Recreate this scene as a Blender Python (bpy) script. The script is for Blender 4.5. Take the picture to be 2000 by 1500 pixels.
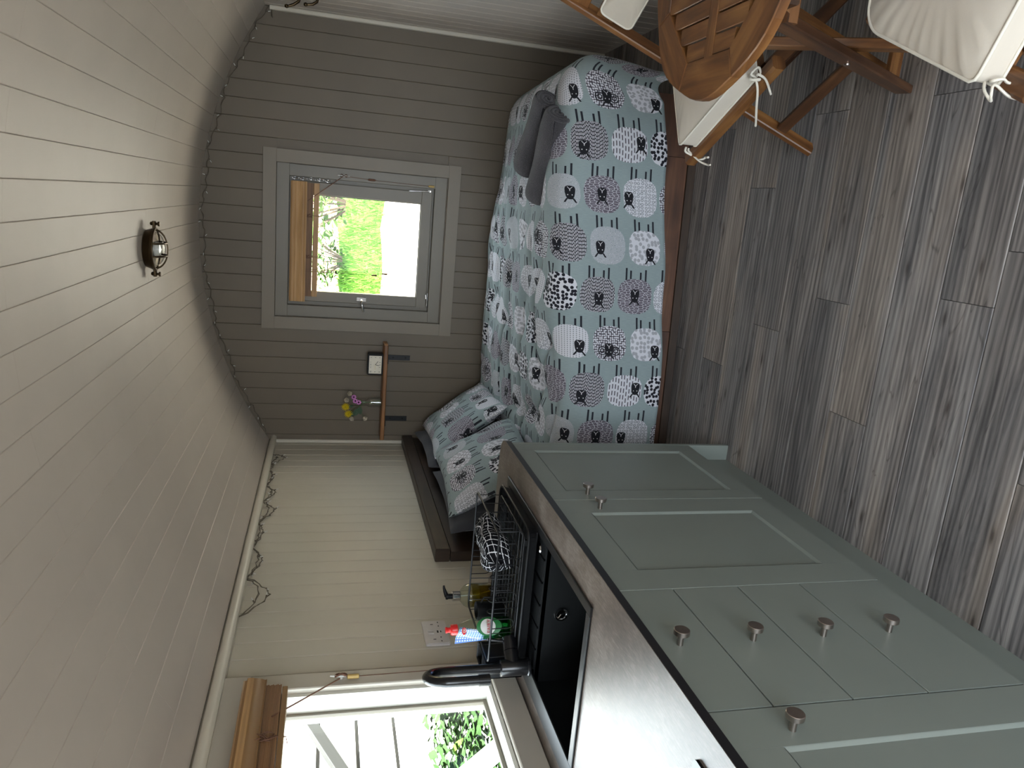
import bpy, math, random
from math import sin, cos, pi, sqrt, atan2, hypot
from mathutils import Vector, Matrix, noise
random.seed(7)
C = bpy.context.scene.collection
S = bpy.context.scene
for o in list(bpy.data.objects): bpy.data.objects.remove(o)

# ------------------------------------------------------------------ camera
CAM = Vector((1.5022, -4.4785, 1.5472)); YAW, PITCH, ROLL, FPX = 0.2402, 0.2490, 0.0297, 1445.37
fw = Vector((-sin(YAW)*cos(PITCH), cos(YAW)*cos(PITCH), -sin(PITCH)))
rt0 = Vector((cos(YAW), sin(YAW), 0)); up0 = rt0.cross(fw)
rt = rt0*cos(ROLL) + up0*sin(ROLL); up = up0*cos(ROLL) - rt0*sin(ROLL)
cd = bpy.data.cameras.new('camera'); cam = bpy.data.objects.new('camera', cd); C.objects.link(cam)
cd.sensor_fit = 'HORIZONTAL'; cd.sensor_width = 36; cd.lens = 36*FPX/2000; cd.clip_start = 0.02
cx, cy, cz = -up, rt, -fw                       # the phone was held on its side
cam.matrix_world = Matrix(((cx.x, cy.x, cz.x, CAM.x), (cx.y, cy.y, cz.y, CAM.y), (cx.z, cy.z, cz.z, CAM.z), (0, 0, 0, 1)))
S.camera = cam
S.view_settings.view_transform = 'Standard'; S.view_settings.look = 'None'
S.view_settings.gamma = 1; S.view_settings.use_curve_mapping = False
S.view_settings.exposure = 2.25
# ------------------------------------------------------------------ daylight
w = bpy.data.worlds.new('sky'); S.world = w; w.use_nodes = True
bg = w.node_tree.nodes['Background']; bg.inputs[0].default_value = (0.82, 0.91, 1.0, 1); bg.inputs[1].default_value = 2.2
sd = bpy.data.lights.new('sun', 'SUN'); sd.energy = 14.0; sd.angle = 0.02; sd.color = (1, 0.96, 0.90)
sun = bpy.data.objects.new('sun', sd); C.objects.link(sun); sun.location = (6, -4, 8)
sun.rotation_euler = Vector((0.55, -0.12, 0.8)).to_track_quat('Z', 'Y').to_euler()
def portal(name, loc, direction, sx, sy):
    l = bpy.data.lights.new(name, 'AREA'); l.shape = 'RECTANGLE'; l.size = sx; l.size_y = sy; l.cycles.is_portal = True
    o = bpy.data.objects.new(name, l); C.objects.link(o); o.location = loc
    o.rotation_euler = Vector(direction).to_track_quat('-Z', 'Y').to_euler()
    return o

# ------------------------------------------------------------------ helpers
def lin(r, g, b):
    f = lambda c: (c/255/12.92) if c <= 10.3 else ((c/255+0.055)/1.055)**2.4
    return (f(r), f(g), f(b), 1)
class MB:
    def __init__(s): s.v = []; s.f = []; s.uv = []
    def face(s, pts, uvs=None):
        i = len(s.v); s.v += [tuple(p) for p in pts]; s.f.append(tuple(range(i, i+len(pts))))
        s.uv.append(list(uvs) if uvs else [(0, 0)]*len(pts))
    def addv(s, p): s.v.append(tuple(p)); return len(s.v)-1
    def addf(s, idx, uvs=None): s.f.append(tuple(idx)); s.uv.append(list(uvs) if uvs else [(0, 0)]*len(idx))
    def extr(s, prof, o, a, b, d, L, off=None):
        """extrude closed 2D profile (in axes a, b) from o along d by L; uv in metres, u along the length"""
        o, a, b, d = Vector(o), Vector(a), Vector(b), Vector(d)
        if a.cross(b).dot(d) < 0: prof = list(prof)[::-1]
        n = len(prof); uo = random.random()*5 if off is None else off
        P0 = [o+a*p[0]+b*p[1] for p in prof]; P1 = [p+d*L for p in P0]
        i0 = len(s.v); s.v += [tuple(p) for p in P0+P1]
        per = 0.0
        for k in range(n):
            k2 = (k+1) % n; l = (P0[k2]-P0[k]).length
            s.f.append((i0+k, i0+k2, i0+n+k2, i0+n+k)); s.uv.append([(uo, per+uo), (uo, per+l+uo), (uo+L, per+l+uo), (uo+L, per+uo)]); per += l
        s.f.append(tuple(i0+k for k in range(n))[::-1]); s.uv.append([(uo+prof[k][0]*.3, uo+prof[k][1]) for k in range(n)][::-1])
        s.f.append(tuple(i0+n+k for k in range(n))); s.uv.append([(uo+prof[k][0]*.3, uo+prof[k][1]) for k in range(n)])
    def box(s, x0, x1, y0, y1, z0, z1, c=0.0, axis=None):
        dims = (x1-x0, y1-y0, z1-z0)
        if axis is None: axis = max(range(3), key=lambda i: dims[i])
        E = [Vector((1, 0, 0)), Vector((0, 1, 0)), Vector((0, 0, 1))]
        o = Vector((x0, y0, z0)); a, b = (axis+1) % 3, (axis+2) % 3
        s.extr(crect(dims[a], dims[b], c), o, E[a], E[b], E[axis], dims[axis])
    def bar(s, p0, p1, w, h, upv=(0, 0, 1), c=0.002):
        """bar from p0 to p1, w along the sideways axis, h along upv"""
        p0, p1, upv = Vector(p0), Vector(p1), Vector(upv)
        d = (p1-p0).normalized(); a = d.cross(upv).normalized(); b = a.cross(d).normalized()
        s.extr(crect(w, h, c), p0-a*w/2-b*h/2, a, b, d, (p1-p0).length)
    def tube(s, pts, r, n=8, closed=False):
        pts = [Vector(p) for p in pts]; N = len(pts)
        rr = r if isinstance(r, (list, tuple)) else [r]*N
        T = []
        for i in range(N):
            if closed: t = pts[(i+1) % N]-pts[i-1]
            else: t = pts[min(i+1, N-1)]-pts[max(i-1, 0)]
            T.append(t.normalized())
        nr = T[0].orthogonal().normalized(); i0 = len(s.v); ln = 0
        for i in range(N):
            nr = (nr-T[i]*nr.dot(T[i]))
            if nr.length < 1e-6: nr = T[i].orthogonal()
            nr.normalize(); bn = T[i].cross(nr)
            for k in range(n):
                a = 2*pi*k/n; s.v.append(tuple(pts[i]+(nr*cos(a)+bn*sin(a))*rr[i]))
        M = N if closed else N-1
        for i in range(M):
            j = (i+1) % N; l2 = ln+(pts[j]-pts[i]).length
            for k in range(n):
                k2 = (k+1) % n
                s.f.append((i0+i*n+k, i0+i*n+k2, i0+j*n+k2, i0+j*n+k))
                a, b = k/n*2*pi*rr[i], (k+1)/n*2*pi*rr[i]
                s.uv.append([(ln, a), (ln, b), (l2, b), (l2, a)])
            ln = l2
        if not closed:
            s.addf([i0+k for k in range(n)][::-1]); s.addf([i0+(N-1)*n+k for k in range(n)])
    def lathe(s, prof, o=(0, 0, 0), n=20, X=(1, 0, 0), Y=(0, 1, 0), Z=(0, 0, 1), sx=1.0, sy=1.0):
        o, X, Y, Z = Vector(o), Vector(X), Vector(Y), Vector(Z); i0 = len(s.v); m = len(prof)
        for r, z in prof:
            for k in range(n):
                a = 2*pi*k/n; s.v.append(tuple(o+X*(r*sx*cos(a))+Y*(r*sy*sin(a))+Z*z))
        for i in range(m-1):
            for k in range(n):
                k2 = (k+1) % n
                s.addf((i0+i*n+k, i0+i*n+k2, i0+(i+1)*n+k2, i0+(i+1)*n+k), [(k/n, prof[i][1]), ((k+1)/n, prof[i][1]), ((k+1)/n, prof[i+1][1]), (k/n, prof[i+1][1])])
        if prof[0][0] > 1e-6: s.addf([i0+k for k in range(n)][::-1])
        if prof[-1][0] > 1e-6: s.addf([i0+(m-1)*n+k for k in range(n)])
    def grid(s, fn, nu, nv, uvf=None, wrap=False):
        i0 = len(s.v); W = nv if wrap else nv+1
        for i in range(nu+1):
            for j in range(W): s.v.append(tuple(fn(i/nu, j/nv)))
        for i in range(nu):
            for j in range(nv):
                j2 = (j+1) % W if wrap else j+1
                q = [(i, j), (i+1, j), (i+1, j2), (i, j2)]; qq = [(i, j), (i+1, j), (i+1, j+1), (i, j+1)]
                s.addf([i0+a*W+b for a, b in q], [uvf(a/nu, b/nv) for a, b in qq] if uvf else [(a/nu, b/nv) for a, b in qq])
    def obj(s, name, mat, parent=None, smooth=None, loc=None):
        me = bpy.data.meshes.new(name); me.from_pydata(s.v, [], s.f)
        uv = me.uv_layers.new(name='UVMap'); k = 0; flat = []
        for u in s.uv:
            for a in u: flat += [a[0], a[1]]
        uv.data.foreach_set('uv', flat)
        me.update()
        if smooth is not None:
            me.polygons.foreach_set('use_smooth', [True]*len(me.polygons))
            if smooth < 180: me.set_sharp_from_angle(angle=math.radians(smooth))
        if mat: me.materials.append(mat)
        o = bpy.data.objects.new(name, me); C.objects.link(o)
        if parent: o.parent = parent
        if loc: o.location = loc
        return o
def crect(w, h, c=0.0):
    if c <= 0: return [(0, 0), (w, 0), (w, h), (0, h)]
    return [(c, 0), (w-c, 0), (w, c), (w, h-c), (w-c, h), (c, h), (0, h-c), (0, c)]
def mb(fn, *a, **k):
    m = MB(); getattr(m, fn)(*a, **k); return m
def thing(name, label, cat, loc=(0, 0, 0), rotz=0, group=None):
    o = bpy.data.objects.new(name, None); C.objects.link(o); o.empty_display_size = .05
    o.location = loc; o.rotation_euler = (0, 0, rotz); o['label'] = label; o['category'] = cat
    if group: o['group'] = group
    return o
def tag(o, label, cat, group=None):
    o['label'] = label; o['category'] = cat
    if group: o['group'] = group
    return o
def struct(name, label=None):
    o = bpy.data.objects.new(name, None); C.objects.link(o); o['kind'] = 'structure'; o.empty_display_size = .05
    if label: o['label'] = label; o['category'] = name.split('_')[0]
    return o
def dup(o, parent=None):
    c = o.copy(); C.objects.link(c)
    if parent: c.parent = parent
    for ch in list(o.children): dup(ch, c)
    return c
def inst(proto, parent, loc, name=None):
    c = bpy.data.objects.new(name or proto.name.split('.')[0], proto.data); C.objects.link(c); c.parent = parent; c.location = loc
    return c
def text_mesh(name, txt, size, mat, parent, M, depth=0.0004):
    cu = bpy.data.curves.new(name+'_curve', 'FONT'); cu.body = txt; cu.size = size; cu.align_x = 'CENTER'; cu.align_y = 'CENTER'; cu.extrude = depth
    t = bpy.data.objects.new('tmp', cu); C.objects.link(t); bpy.context.view_layer.update()
    me = bpy.data.meshes.new_from_object(t.evaluated_get(bpy.context.evaluated_depsgraph_get()))
    bpy.data.objects.remove(t)
    me.name = name; me.materials.clear(); me.materials.append(mat)
    o = bpy.data.objects.new(name, me); C.objects.link(o); o.parent = parent; o.matrix_local = M
    return o
def frame(o, X, Y, Z):
    X, Y, Z = Vector(X), Vector(Y), Vector(Z)
    return Matrix(((X.x, Y.x, Z.x, o[0]), (X.y, Y.y, Z.y, o[1]), (X.z, Y.z, Z.z, o[2]), (0, 0, 0, 1)))

# ------------------------------------------------------------------ node materials
class NX:
    """tiny expression wrapper over Math nodes"""
    def __init__(s, nt, sock): s.nt = nt; s.k = sock
    def _op(s, op, *o, clamp=False):
        n = s.nt.nodes.new('ShaderNodeMath'); n.operation = op; n.use_clamp = clamp
        for i, a in enumerate((s,)+o):
            if isinstance(a, NX): s.nt.links.new(a.k, n.inputs[i])
            else: n.inputs[i].default_value = a
        return NX(s.nt, n.outputs[0])
    def __add__(s, o): return s._op('ADD', o)
    __radd__ = __add__
    def __sub__(s, o): return s._op('SUBTRACT', o)
    def __rsub__(s, o): return (s*-1)+o
    def __mul__(s, o): return s._op('MULTIPLY', o)
    __rmul__ = __mul__
    def __truediv__(s, o): return s._op('DIVIDE', o)
    def floor(s): return s._op('FLOOR')
    def frac(s): return s._op('FRACT')
    def abs(s): return s._op('ABSOLUTE')
    def pow(s, o): return s._op('POWER', o)
    def lt(s, o): return s._op('LESS_THAN', o)
    def gt(s, o): return s._op('GREATER_THAN', o)
    def sin(s): return s._op('SINE')
    def cos(s): return s._op('COSINE')
    def sqrt(s): return s._op('SQRT')
    def mod(s, o): return s._op('FLOORED_MODULO', o)
    def max(s, o): return s._op('MAXIMUM', o)
    def min(s, o): return s._op('MINIMUM', o)
def set_ramp(el, stops):
    while len(el) > 1: el.remove(el[-1])
    el[0].position = stops[0][0]; el[0].color = stops[0][1]
    for p, c in stops[1:]:
        e = el.new(p); e.color = c
class Mat:
    def __init__(s, name, rough=0.5, metal=0.0, base=None, spec=None):
        s.m = bpy.data.materials.new(name); s.m.use_nodes = True; s.nt = s.m.node_tree
        s.b = s.nt.nodes['Principled BSDF']; s.b.inputs['Roughness'].default_value = rough; s.b.inputs['Metallic'].default_value = metal
        if spec is not None: s.b.inputs['Specular IOR Level'].default_value = spec
        if base: s.b.inputs['Base Color'].default_value = base
    def n(s, t, **kw):
        x = s.nt.nodes.new(t)
        for k, v in kw.items(): setattr(x, k, v)
        return x
    def l(s, a, b): s.nt.links.new(a.k if isinstance(a, NX) else a, b)
    def coord(s, kind='Object', scale=(1, 1, 1), jit=False):
        tc = s.n('ShaderNodeTexCoord'); mp = s.n('ShaderNodeMapping'); mp.inputs['Scale'].default_value = scale
        s.l(tc.outputs[kind], mp.inputs[0])
        if jit:
            oi = s.n('ShaderNodeObjectInfo'); cb = s.n('ShaderNodeCombineXYZ'); mu = s.n('ShaderNodeMath', operation='MULTIPLY'); mu.inputs[1].default_value = 37.0
            s.l(oi.outputs['Random'], mu.inputs[0]); s.l(mu.outputs[0], cb.inputs[0]); s.l(mu.outputs[0], cb.inputs[2]); s.l(mu.outputs[0], cb.inputs[1]); s.l(cb.outputs[0], mp.inputs['Location'])
        return mp.outputs[0]
    def noise(s, vec, scale, detail=4, rough=0.55, dist=0.0):
        x = s.n('ShaderNodeTexNoise'); x.inputs['Scale'].default_value = scale; x.inputs['Detail'].default_value = detail
        x.inputs['Roughness'].default_value = rough; x.inputs['Distortion'].default_value = dist; s.l(vec, x.inputs['Vector']); return x.outputs['Fac']
    def ramp(s, fac, stops, interp='LINEAR'):
        r = s.n('ShaderNodeValToRGB'); r.color_ramp.interpolation = interp; el = r.color_ramp.elements
        set_ramp(el, stops)
        s.l(fac, r.inputs[0]); return r.outputs[0]
    def mix(s, fac, a, b, mode='MIX'):
        x = s.n('ShaderNodeMix', data_type='RGBA', blend_type=mode)
        for i, v in ((0, fac), (6, a), (7, b)):
            if isinstance(v, NX) or hasattr(v, 'is_output'): s.l(v, x.inputs[i])
            else: x.inputs[i].default_value = v
        return x.outputs[2]
    def bump(s, h, strength=0.2, dist=0.002):
        x = s.n('ShaderNodeBump'); x.inputs['Strength'].default_value = strength; x.inputs['Distance'].default_value = dist
        s.l(h, x.inputs['Height']); s.l(x.outputs[0], s.b.inputs['Normal'])
    def color(s, c): s.l(c, s.b.inputs['Base Color'])
    def rand(s, amt, c):
        """slight brightness change per object"""
        oi = s.n('ShaderNodeObjectInfo'); mr = s.n('ShaderNodeMapRange'); mr.inputs[3].default_value = 1-amt; mr.inputs[4].default_value = 1+amt
        s.l(oi.outputs['Random'], mr.inputs[0]); hs = s.n('ShaderNodeHueSaturation'); s.l(mr.outputs[0], hs.inputs['Value'])
        s.l(c, hs.inputs['Color']); return hs.outputs[0]
def paint(name, rgb, rough=0.45, var=0.05, rnd=0.02, bump=0.15):
    M = Mat(name, rough); v = M.coord('Object'); n1 = M.noise(v, 3.0, 5); c = lin(*rgb)
    d = tuple(x*(1-var) for x in c[:3])+(1,); e = tuple(min(1, x*(1+var)) for x in c[:3])+(1,)
    col = M.ramp(n1, [(0.35, d), (0.65, e)]); M.color(M.rand(rnd, col) if rnd else col)
    M.bump(M.noise(v, 180, 3), bump, 0.001); return M.m
def metal(name, rgb, rough=0.3, metallic=1.0):
    M = Mat(name, rough, metallic); v = M.coord('Object'); c = lin(*rgb)
    M.color(M.ramp(M.noise(v, 40, 3), [(0.3, tuple(x*.85 for x in c[:3])+(1,)), (0.7, c)])); return M.m
def plain(name, rgb, rough=0.5, spec=None, var=0.08):
    M = Mat(name, rough, spec=spec); v = M.coord('Object'); c = lin(*rgb)
    M.color(M.ramp(M.noise(v, 25, 3), [(0.3, tuple(x*(1-var) for x in c[:3])+(1,)), (0.7, c)])); return M.m
def wood(name, dark, mid, light, rough=0.45, su=2.5, sv=38, knots=True, rnd=0.12, bump=0.15):
    """grain runs along uv-u (metres)"""
    M = Mat(name, rough); v = M.coord('UV', (su, sv, 1), jit=True); v2 = M.coord('UV', (su*1.6, sv*.22, 1), jit=True)
    g = M.noise(v, 1.0, 6, 0.6, 0.6); big = M.noise(v2, 1.0, 3, 0.5, 1.2)
    f = NX(M.nt, g)*0.6+NX(M.nt, big)*0.4
    col = M.ramp(f.k, [(0.32, lin(*dark)), (0.5, lin(*mid)), (0.68, lin(*light))])
    M.color(M.rand(rnd, col)); M.bump(g, bump, 0.0015)
    return M.m
def fabric(name, rgb, rough=0.85, var=0.06, weave=900, bump=0.25):
    M = Mat(name, rough, spec=0.15); v = M.coord('UV'); c = lin(*rgb)
    col = M.ramp(M.noise(v, 14, 4), [(0.3, tuple(x*(1-var) for x in c[:3])+(1,)), (0.7, c)]); M.color(col)
    M.bump(M.noise(v, weave, 2), bump, 0.0008); M.b.inputs['Sheen Weight'].default_value = 0.15; return M.m
def clear(name, tint=(1, 1, 1, 1), refl=0.06, rough=0.02):
    m = bpy.data.materials.new(name); m.use_nodes = True; nt = m.node_tree; nt.nodes.clear()
    o = nt.nodes.new('ShaderNodeOutputMaterial'); mx = nt.nodes.new('ShaderNodeMixShader'); t = nt.nodes.new('ShaderNodeBsdfTransparent'); g = nt.nodes.new('ShaderNodeBsdfGlossy')
    lw = nt.nodes.new('ShaderNodeLayerWeight'); lw.inputs[0].default_value = 0.5
    f5 = nt.nodes.new('ShaderNodeMath'); f5.operation = 'POWER'; f5.inputs[1].default_value = 4.0; nt.links.new(lw.outputs['Facing'], f5.inputs[0])
    ma = nt.nodes.new('ShaderNodeMath'); ma.operation = 'MULTIPLY_ADD'; ma.inputs[1].default_value = 0.8; ma.inputs[2].default_value = refl; nt.links.new(f5.outputs[0], ma.inputs[0])
    t.inputs[0].default_value = tint; g.inputs['Roughness'].default_value = rough
    nt.links.new(ma.outputs[0], mx.inputs[0]); nt.links.new(t.outputs[0], mx.inputs[1]); nt.links.new(g.outputs[0], mx.inputs[2]); nt.links.new(mx.outputs[0], o.inputs[0]); return m

K = {}
K['endpaint'] = paint('grey_green_paint', (106, 95, 80), 0.5, 0.05, 0.02)
K['trimdark'] = paint('grey_green_trim_paint', (124, 114, 99), 0.45, 0.04, 0.0)
K['cream'] = paint('cream_wall_paint', (188, 181, 165), 0.5, 0.03, 0.012)
K['creamtrim'] = paint('cream_trim_paint', (205, 198, 183), 0.4, 0.03, 0.0)
K['ceil'] = paint('ceiling_paint', (193, 183, 172), 0.5, 0.03, 0.012)
K['sage'] = paint('sage_cabinet_paint', (124, 131, 125), 0.42, 0.03, 0.0, 0.08)
K['casing'] = paint('shaded_cream_casing', (184, 177, 164), 0.4, 0.03, 0.0)  # greyer than the lining: missing window light is put into this colour
K['white'] = paint('white_window_paint', (225, 224, 214), 0.4, 0.03, 0.0)
K['winpaint'] = paint('window_frame_paint', (114, 107, 93), 0.4, 0.04, 0.0)
K['acacia'] = wood('acacia_wood', (66, 39, 20), (112, 72, 38), (152, 108, 62), 0.38)
K['acaciadark'] = wood('acacia_wood_dark', (44, 28, 19), (74, 47, 29), (106, 72, 45), 0.38)
K['shelfwood'] = wood('shelf_wood', (88, 56, 29), (128, 86, 48), (156, 110, 68), 0.4)
K['bedwood'] = wood('bed_wood', (58, 37, 26), (86, 56, 39), (108, 74, 52), 0.45)
K['headwood'] = wood('headboard_wood', (36, 27, 21), (54, 41, 32), (72, 56, 43), 0.45)
K['blind'] = wood('blind_wood', (150, 112, 70), (178, 138, 90), (196, 156, 108), 0.5, 1.5, 90, rnd=0.06)
K['pelmet'] = wood('smooth_pelmet_wood', (124, 92, 56), (142, 106, 66), (156, 118, 76), 0.45, 1.0, 14, bump=0.02)
K['blinddark'] = wood('blind_slat_wood', (96, 68, 44), (128, 92, 60), (150, 110, 74), 0.5, 1.5, 90, rnd=0.12)
K['chrome'] = metal('chrome', (215, 215, 215), 0.12)
K['nickel'] = metal('brushed_nickel', (178, 168, 160), 0.32)
K['bronze'] = metal('antique_bronze', (84, 70, 52), 0.32)
K['blackmetal'] = metal('black_metal', (36, 36, 38), 0.4, 0.4)
K['black'] = plain('matt_black', (17, 17, 18), 0.5, 0.25)
K['blackgloss'] = plain('satin_black', (20, 20, 22), 0.22)
K['sink'] = plain('black_sink', (22, 23, 24), 0.38)
K['edge'] = plain('worktop_edge_black', (24, 24, 28), 0.4)
K['hob'] = plain('hob_glass', (8, 8, 9), 0.05)
K['charcoal'] = fabric('charcoal_cotton', (60, 61, 66))
def terry():
    M = Mat('grey_terry', 1.0, spec=0.05); v = M.coord('UV'); n = M.noise(v, 260, 3, 0.7); b = M.noise(v, 9, 3)
    f = NX(M.nt, n)*0.75+NX(M.nt, b)*0.25
    M.color(M.ramp(f.k, [(0.34, lin(42, 40, 42)), (0.5, lin(72, 69, 72)), (0.66, lin(98, 94, 97))])); M.bump(n, 0.9, 0.004); M.b.inputs['Sheen Weight'].default_value = 0.3; return M.m
K['towel'] = terry()
K['cushion'] = fabric('ecru_cotton', (206, 197, 183), 0.85, 0.04)
K['piping'] = fabric('ecru_piping', (222, 216, 202), 0.85, 0.03)
K['glass'] = clear('window_glass', (0.97, 0.99, 0.98, 1), 0.008)
K['vaseglass'] = clear('vase_glass', (0.97, 0.98, 0.97, 1), 0.07)
K['bottleglass'] = clear('clear_bottle', (0.88, 0.92, 0.86, 1), 0.05)
K['soapliquid'] = clear('amber_soap', (0.62, 0.52, 0.12, 1), 0.02, 0.1)
K['greenliquid'] = clear('green_liquid', (0.16, 0.58, 0.25, 1), 0.03, 0.1)
K['cord'] = plain('brown_cord', (112, 78, 60), 0.8)
K['pullwood'] = plain('pale_pull_wood', (190, 160, 96), 0.5)
K['pulldark'] = plain('brown_pull_wood', (112, 84, 44), 0.5)
K['wire'] = plain('fairy_light_wire', (96, 86, 72), 0.6)
K['bulb'] = plain('fairy_light_bulb', (225, 225, 220), 0.15)
K['socket'] = plain('socket_plastic', (200, 194, 190), 0.35)
K['red'] = plain('red_plastic', (206, 34, 34), 0.3)
K['green'] = plain('green_label', (38, 120, 62), 0.35)
K['labelwhite'] = plain('white_label', (228, 228, 224), 0.4)
K['redprint'] = plain('red_print', (190, 26, 40), 0.4)
K['clockface'] = plain('clock_face', (236, 230, 214), 0.5)
K['petalwhite'] = plain('cream_petals', (226, 216, 196), 0.7)
K['petalyellow'] = plain('yellow_petals', (226, 200, 20), 0.7)
K['petalpink'] = plain('pink_petals', (206, 130, 196), 0.7)
K['flowereye'] = plain('flower_eye', (52, 22, 44), 0.8)
K['stem'] = plain('stem_green', (84, 112, 62), 0.7)
K['leaf'] = plain('cloth_leaf', (70, 92, 70), 0.7)
K['bark'] = plain('bark', (92, 78, 62), 0.9)
K['fence'] = wood('pale_fence_wood', (206, 204, 200), (220, 218, 214), (230, 228, 226), 0.7, 1.5, 30, rnd=0.03)
K['darkpost'] = plain('dark_green_post', (11, 14, 12), 0.7)
K['metalpost'] = plain('pale_brace', (224, 222, 222), 0.5)

def leafmat(name, a, b):
    M = Mat(name, 0.7, spec=0.2); c = M.ramp(NX(M.nt, M.n('ShaderNodeObjectInfo').outputs['Random']).k, [(0, lin(*a)), (1, lin(*b))])
    v = M.coord('Object'); n = M.noise(v, 6, 2); M.color(M.mix(n, c, lin(*b)))
    M.b.inputs['Transmission Weight'].default_value = 0.0; M.b.inputs['Subsurface Weight'].default_value = 0.0; return M.m
K['ivy'] = leafmat('hedge_leaf', (26, 52, 16), (78, 112, 38))
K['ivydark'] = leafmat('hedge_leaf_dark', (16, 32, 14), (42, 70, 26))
K['tree'] = leafmat('bank_leaf', (30, 60, 24), (70, 104, 40))
K['grass'] = leafmat('grass_blade', (44, 86, 20), (88, 132, 42))

def floor_mat():
    M = Mat('grey_oak_plank', 0.42); v = M.coord('UV', (1.0, 15, 1), jit=True); v2 = M.coord('UV', (0.8, 6, 1), jit=True); v3 = M.coord('UV', (5, 150, 1), jit=True)
    big = M.noise(v2, 1.0, 4, 0.6, 1.2); g = M.noise(v, 1.4, 7, 0.72, 1.3); fine = M.noise(v3, 1.0, 3, 0.7)
    wv = M.n('ShaderNodeTexWave', wave_type='BANDS', bands_direction='Y'); wv.inputs['Scale'].default_value = 1.3; wv.inputs['Distortion'].default_value = 9; wv.inputs['Detail'].default_value = 3; wv.inputs['Detail Scale'].default_value = 0.9
    M.l(M.coord('UV', (1.2, 14, 1), jit=True), wv.inputs['Vector'])
    f = NX(M.nt, g)*0.45+NX(M.nt, big)*0.32+NX(M.nt, fine)*0.13+NX(M.nt, wv.outputs['Fac'])*0.10
    c1 = M.ramp(f.k, [(0.34, lin(62, 59, 59)), (0.44, lin(106, 101, 99)), (0.53, lin(138, 132, 129)), (0.64, lin(170, 163, 157))])
    c2 = M.ramp(f.k, [(0.34, lin(61, 59, 60)), (0.45, lin(99, 96, 96)), (0.56, lin(136, 132, 130)), (0.66, lin(160, 155, 152))])
    c3 = M.ramp(f.k, [(0.34, lin(72, 66, 62)), (0.45, lin(118, 110, 104)), (0.56, lin(152, 142, 134)), (0.66, lin(176, 166, 157))])
    b2 = M.noise(M.coord('UV', (0.6, 4.5, 1), jit=True), 1.3, 2, 0.5, 0.8)
    t = M.ramp(b2, [(0.44, (0, 0, 0, 1)), (0.52, (1, 1, 1, 1))]); t2 = M.ramp(b2, [(0.56, (0, 0, 0, 1)), (0.62, (1, 1, 1, 1))])
    kn = M.n('ShaderNodeTexVoronoi', voronoi_dimensions='2D'); kn.inputs['Scale'].default_value = 1.0; M.l(M.coord('UV', (1.6, 5.5, 1), jit=True), kn.inputs['Vector'])
    kd = M.ramp(kn.outputs['Distance'], [(0.012, (0.35, 0.32, 0.3, 1)), (0.04, (0.8, 0.78, 0.77, 1)), (0.07, (1, 1, 1, 1))])
    cr = M.ramp(M.noise(M.coord('UV', (0.9, 11, 1), jit=True), 1.0, 2, 0.4, 2.0), [(0.488, (1, 1, 1, 1)), (0.5, (0.45, 0.43, 0.42, 1)), (0.512, (1, 1, 1, 1))])
    c = M.mix(1.0, M.mix(t2, M.mix(t, c2, c1), c3), kd, 'MULTIPLY'); c = M.mix(0.75, c, cr, 'MULTIPLY')
    M.color(M.rand(0.16, c)); M.bump(g, 0.2, 0.001)
    rr = M.ramp(g, [(0.3, (0.55,)*3+(1,)), (0.7, (0.38,)*3+(1,))]); M.l(rr, M.b.inputs['Roughness']); return M.m
K['floor'] = floor_mat()
def worktop_mat():
    M = Mat('slate_laminate', 0.36, spec=0.75); v = M.coord('Object'); v2 = M.coord('Object', (60, 210, 60)); rot = M.n('ShaderNodeMapping'); rot.inputs['Rotation'].default_value = (0, 0, 0.6); rot.inputs['Scale'].default_value = (260, 40, 60)
    tc = M.n('ShaderNodeTexCoord'); M.l(tc.outputs['Object'], rot.inputs[0])
    a = M.noise(v, 7, 6, 0.65); b = M.noise(rot.outputs[0], 1.0, 4, 0.6); f = NX(M.nt, a)*0.6+NX(M.nt, b)*0.4
    M.color(M.ramp(f.k, [(0.33, lin(62, 53, 47)), (0.5, lin(94, 84, 77)), (0.66, lin(132, 122, 115))])); M.bump(b, 0.15, 0.001); return M.m
K['worktop'] = worktop_mat()
def towel_check():
    M = Mat('black_tea_towel', 0.9, spec=0.1); tc = M.n('ShaderNodeTexCoord'); sp = M.n('ShaderNodeSeparateXYZ'); M.l(tc.outputs['UV'], sp.inputs[0])
    wob = NX(M.nt, M.noise(tc.outputs['UV'], 30, 3))
    a = NX(M.nt, sp.outputs[0])+wob*0.008; b = NX(M.nt, sp.outputs[1])+wob*0.009
    la = (a/0.015).frac().lt(0.13+0.0); lb = (b/0.021).frac().lt(0.11); brk = NX(M.nt, M.noise(tc.outputs['UV'], 120, 2)).gt(0.43)
    ln = la.max(lb)*brk
    M.color(M.mix(ln, lin(17, 17, 20), lin(205, 205, 208))); M.bump(M.noise(tc.outputs['UV'], 600, 2), 0.3, 0.001); return M.m
K['teatowel'] = towel_check()
def cloth_check():
    M = Mat('blue_check_cloth', 0.9); tc = M.n('ShaderNodeTexCoord'); sp = M.n('ShaderNodeSeparateXYZ'); M.l(tc.outputs['UV'], sp.inputs[0])
    a, b = NX(M.nt, sp.outputs[0]), NX(M.nt, sp.outputs[1]); ln = (a/0.009).frac().lt(0.4).max((b/0.009).frac().lt(0.4))
    M.color(M.mix(ln, lin(206, 222, 240), lin(92, 128, 200))); return M.m
K['bluecloth'] = cloth_check()

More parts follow.
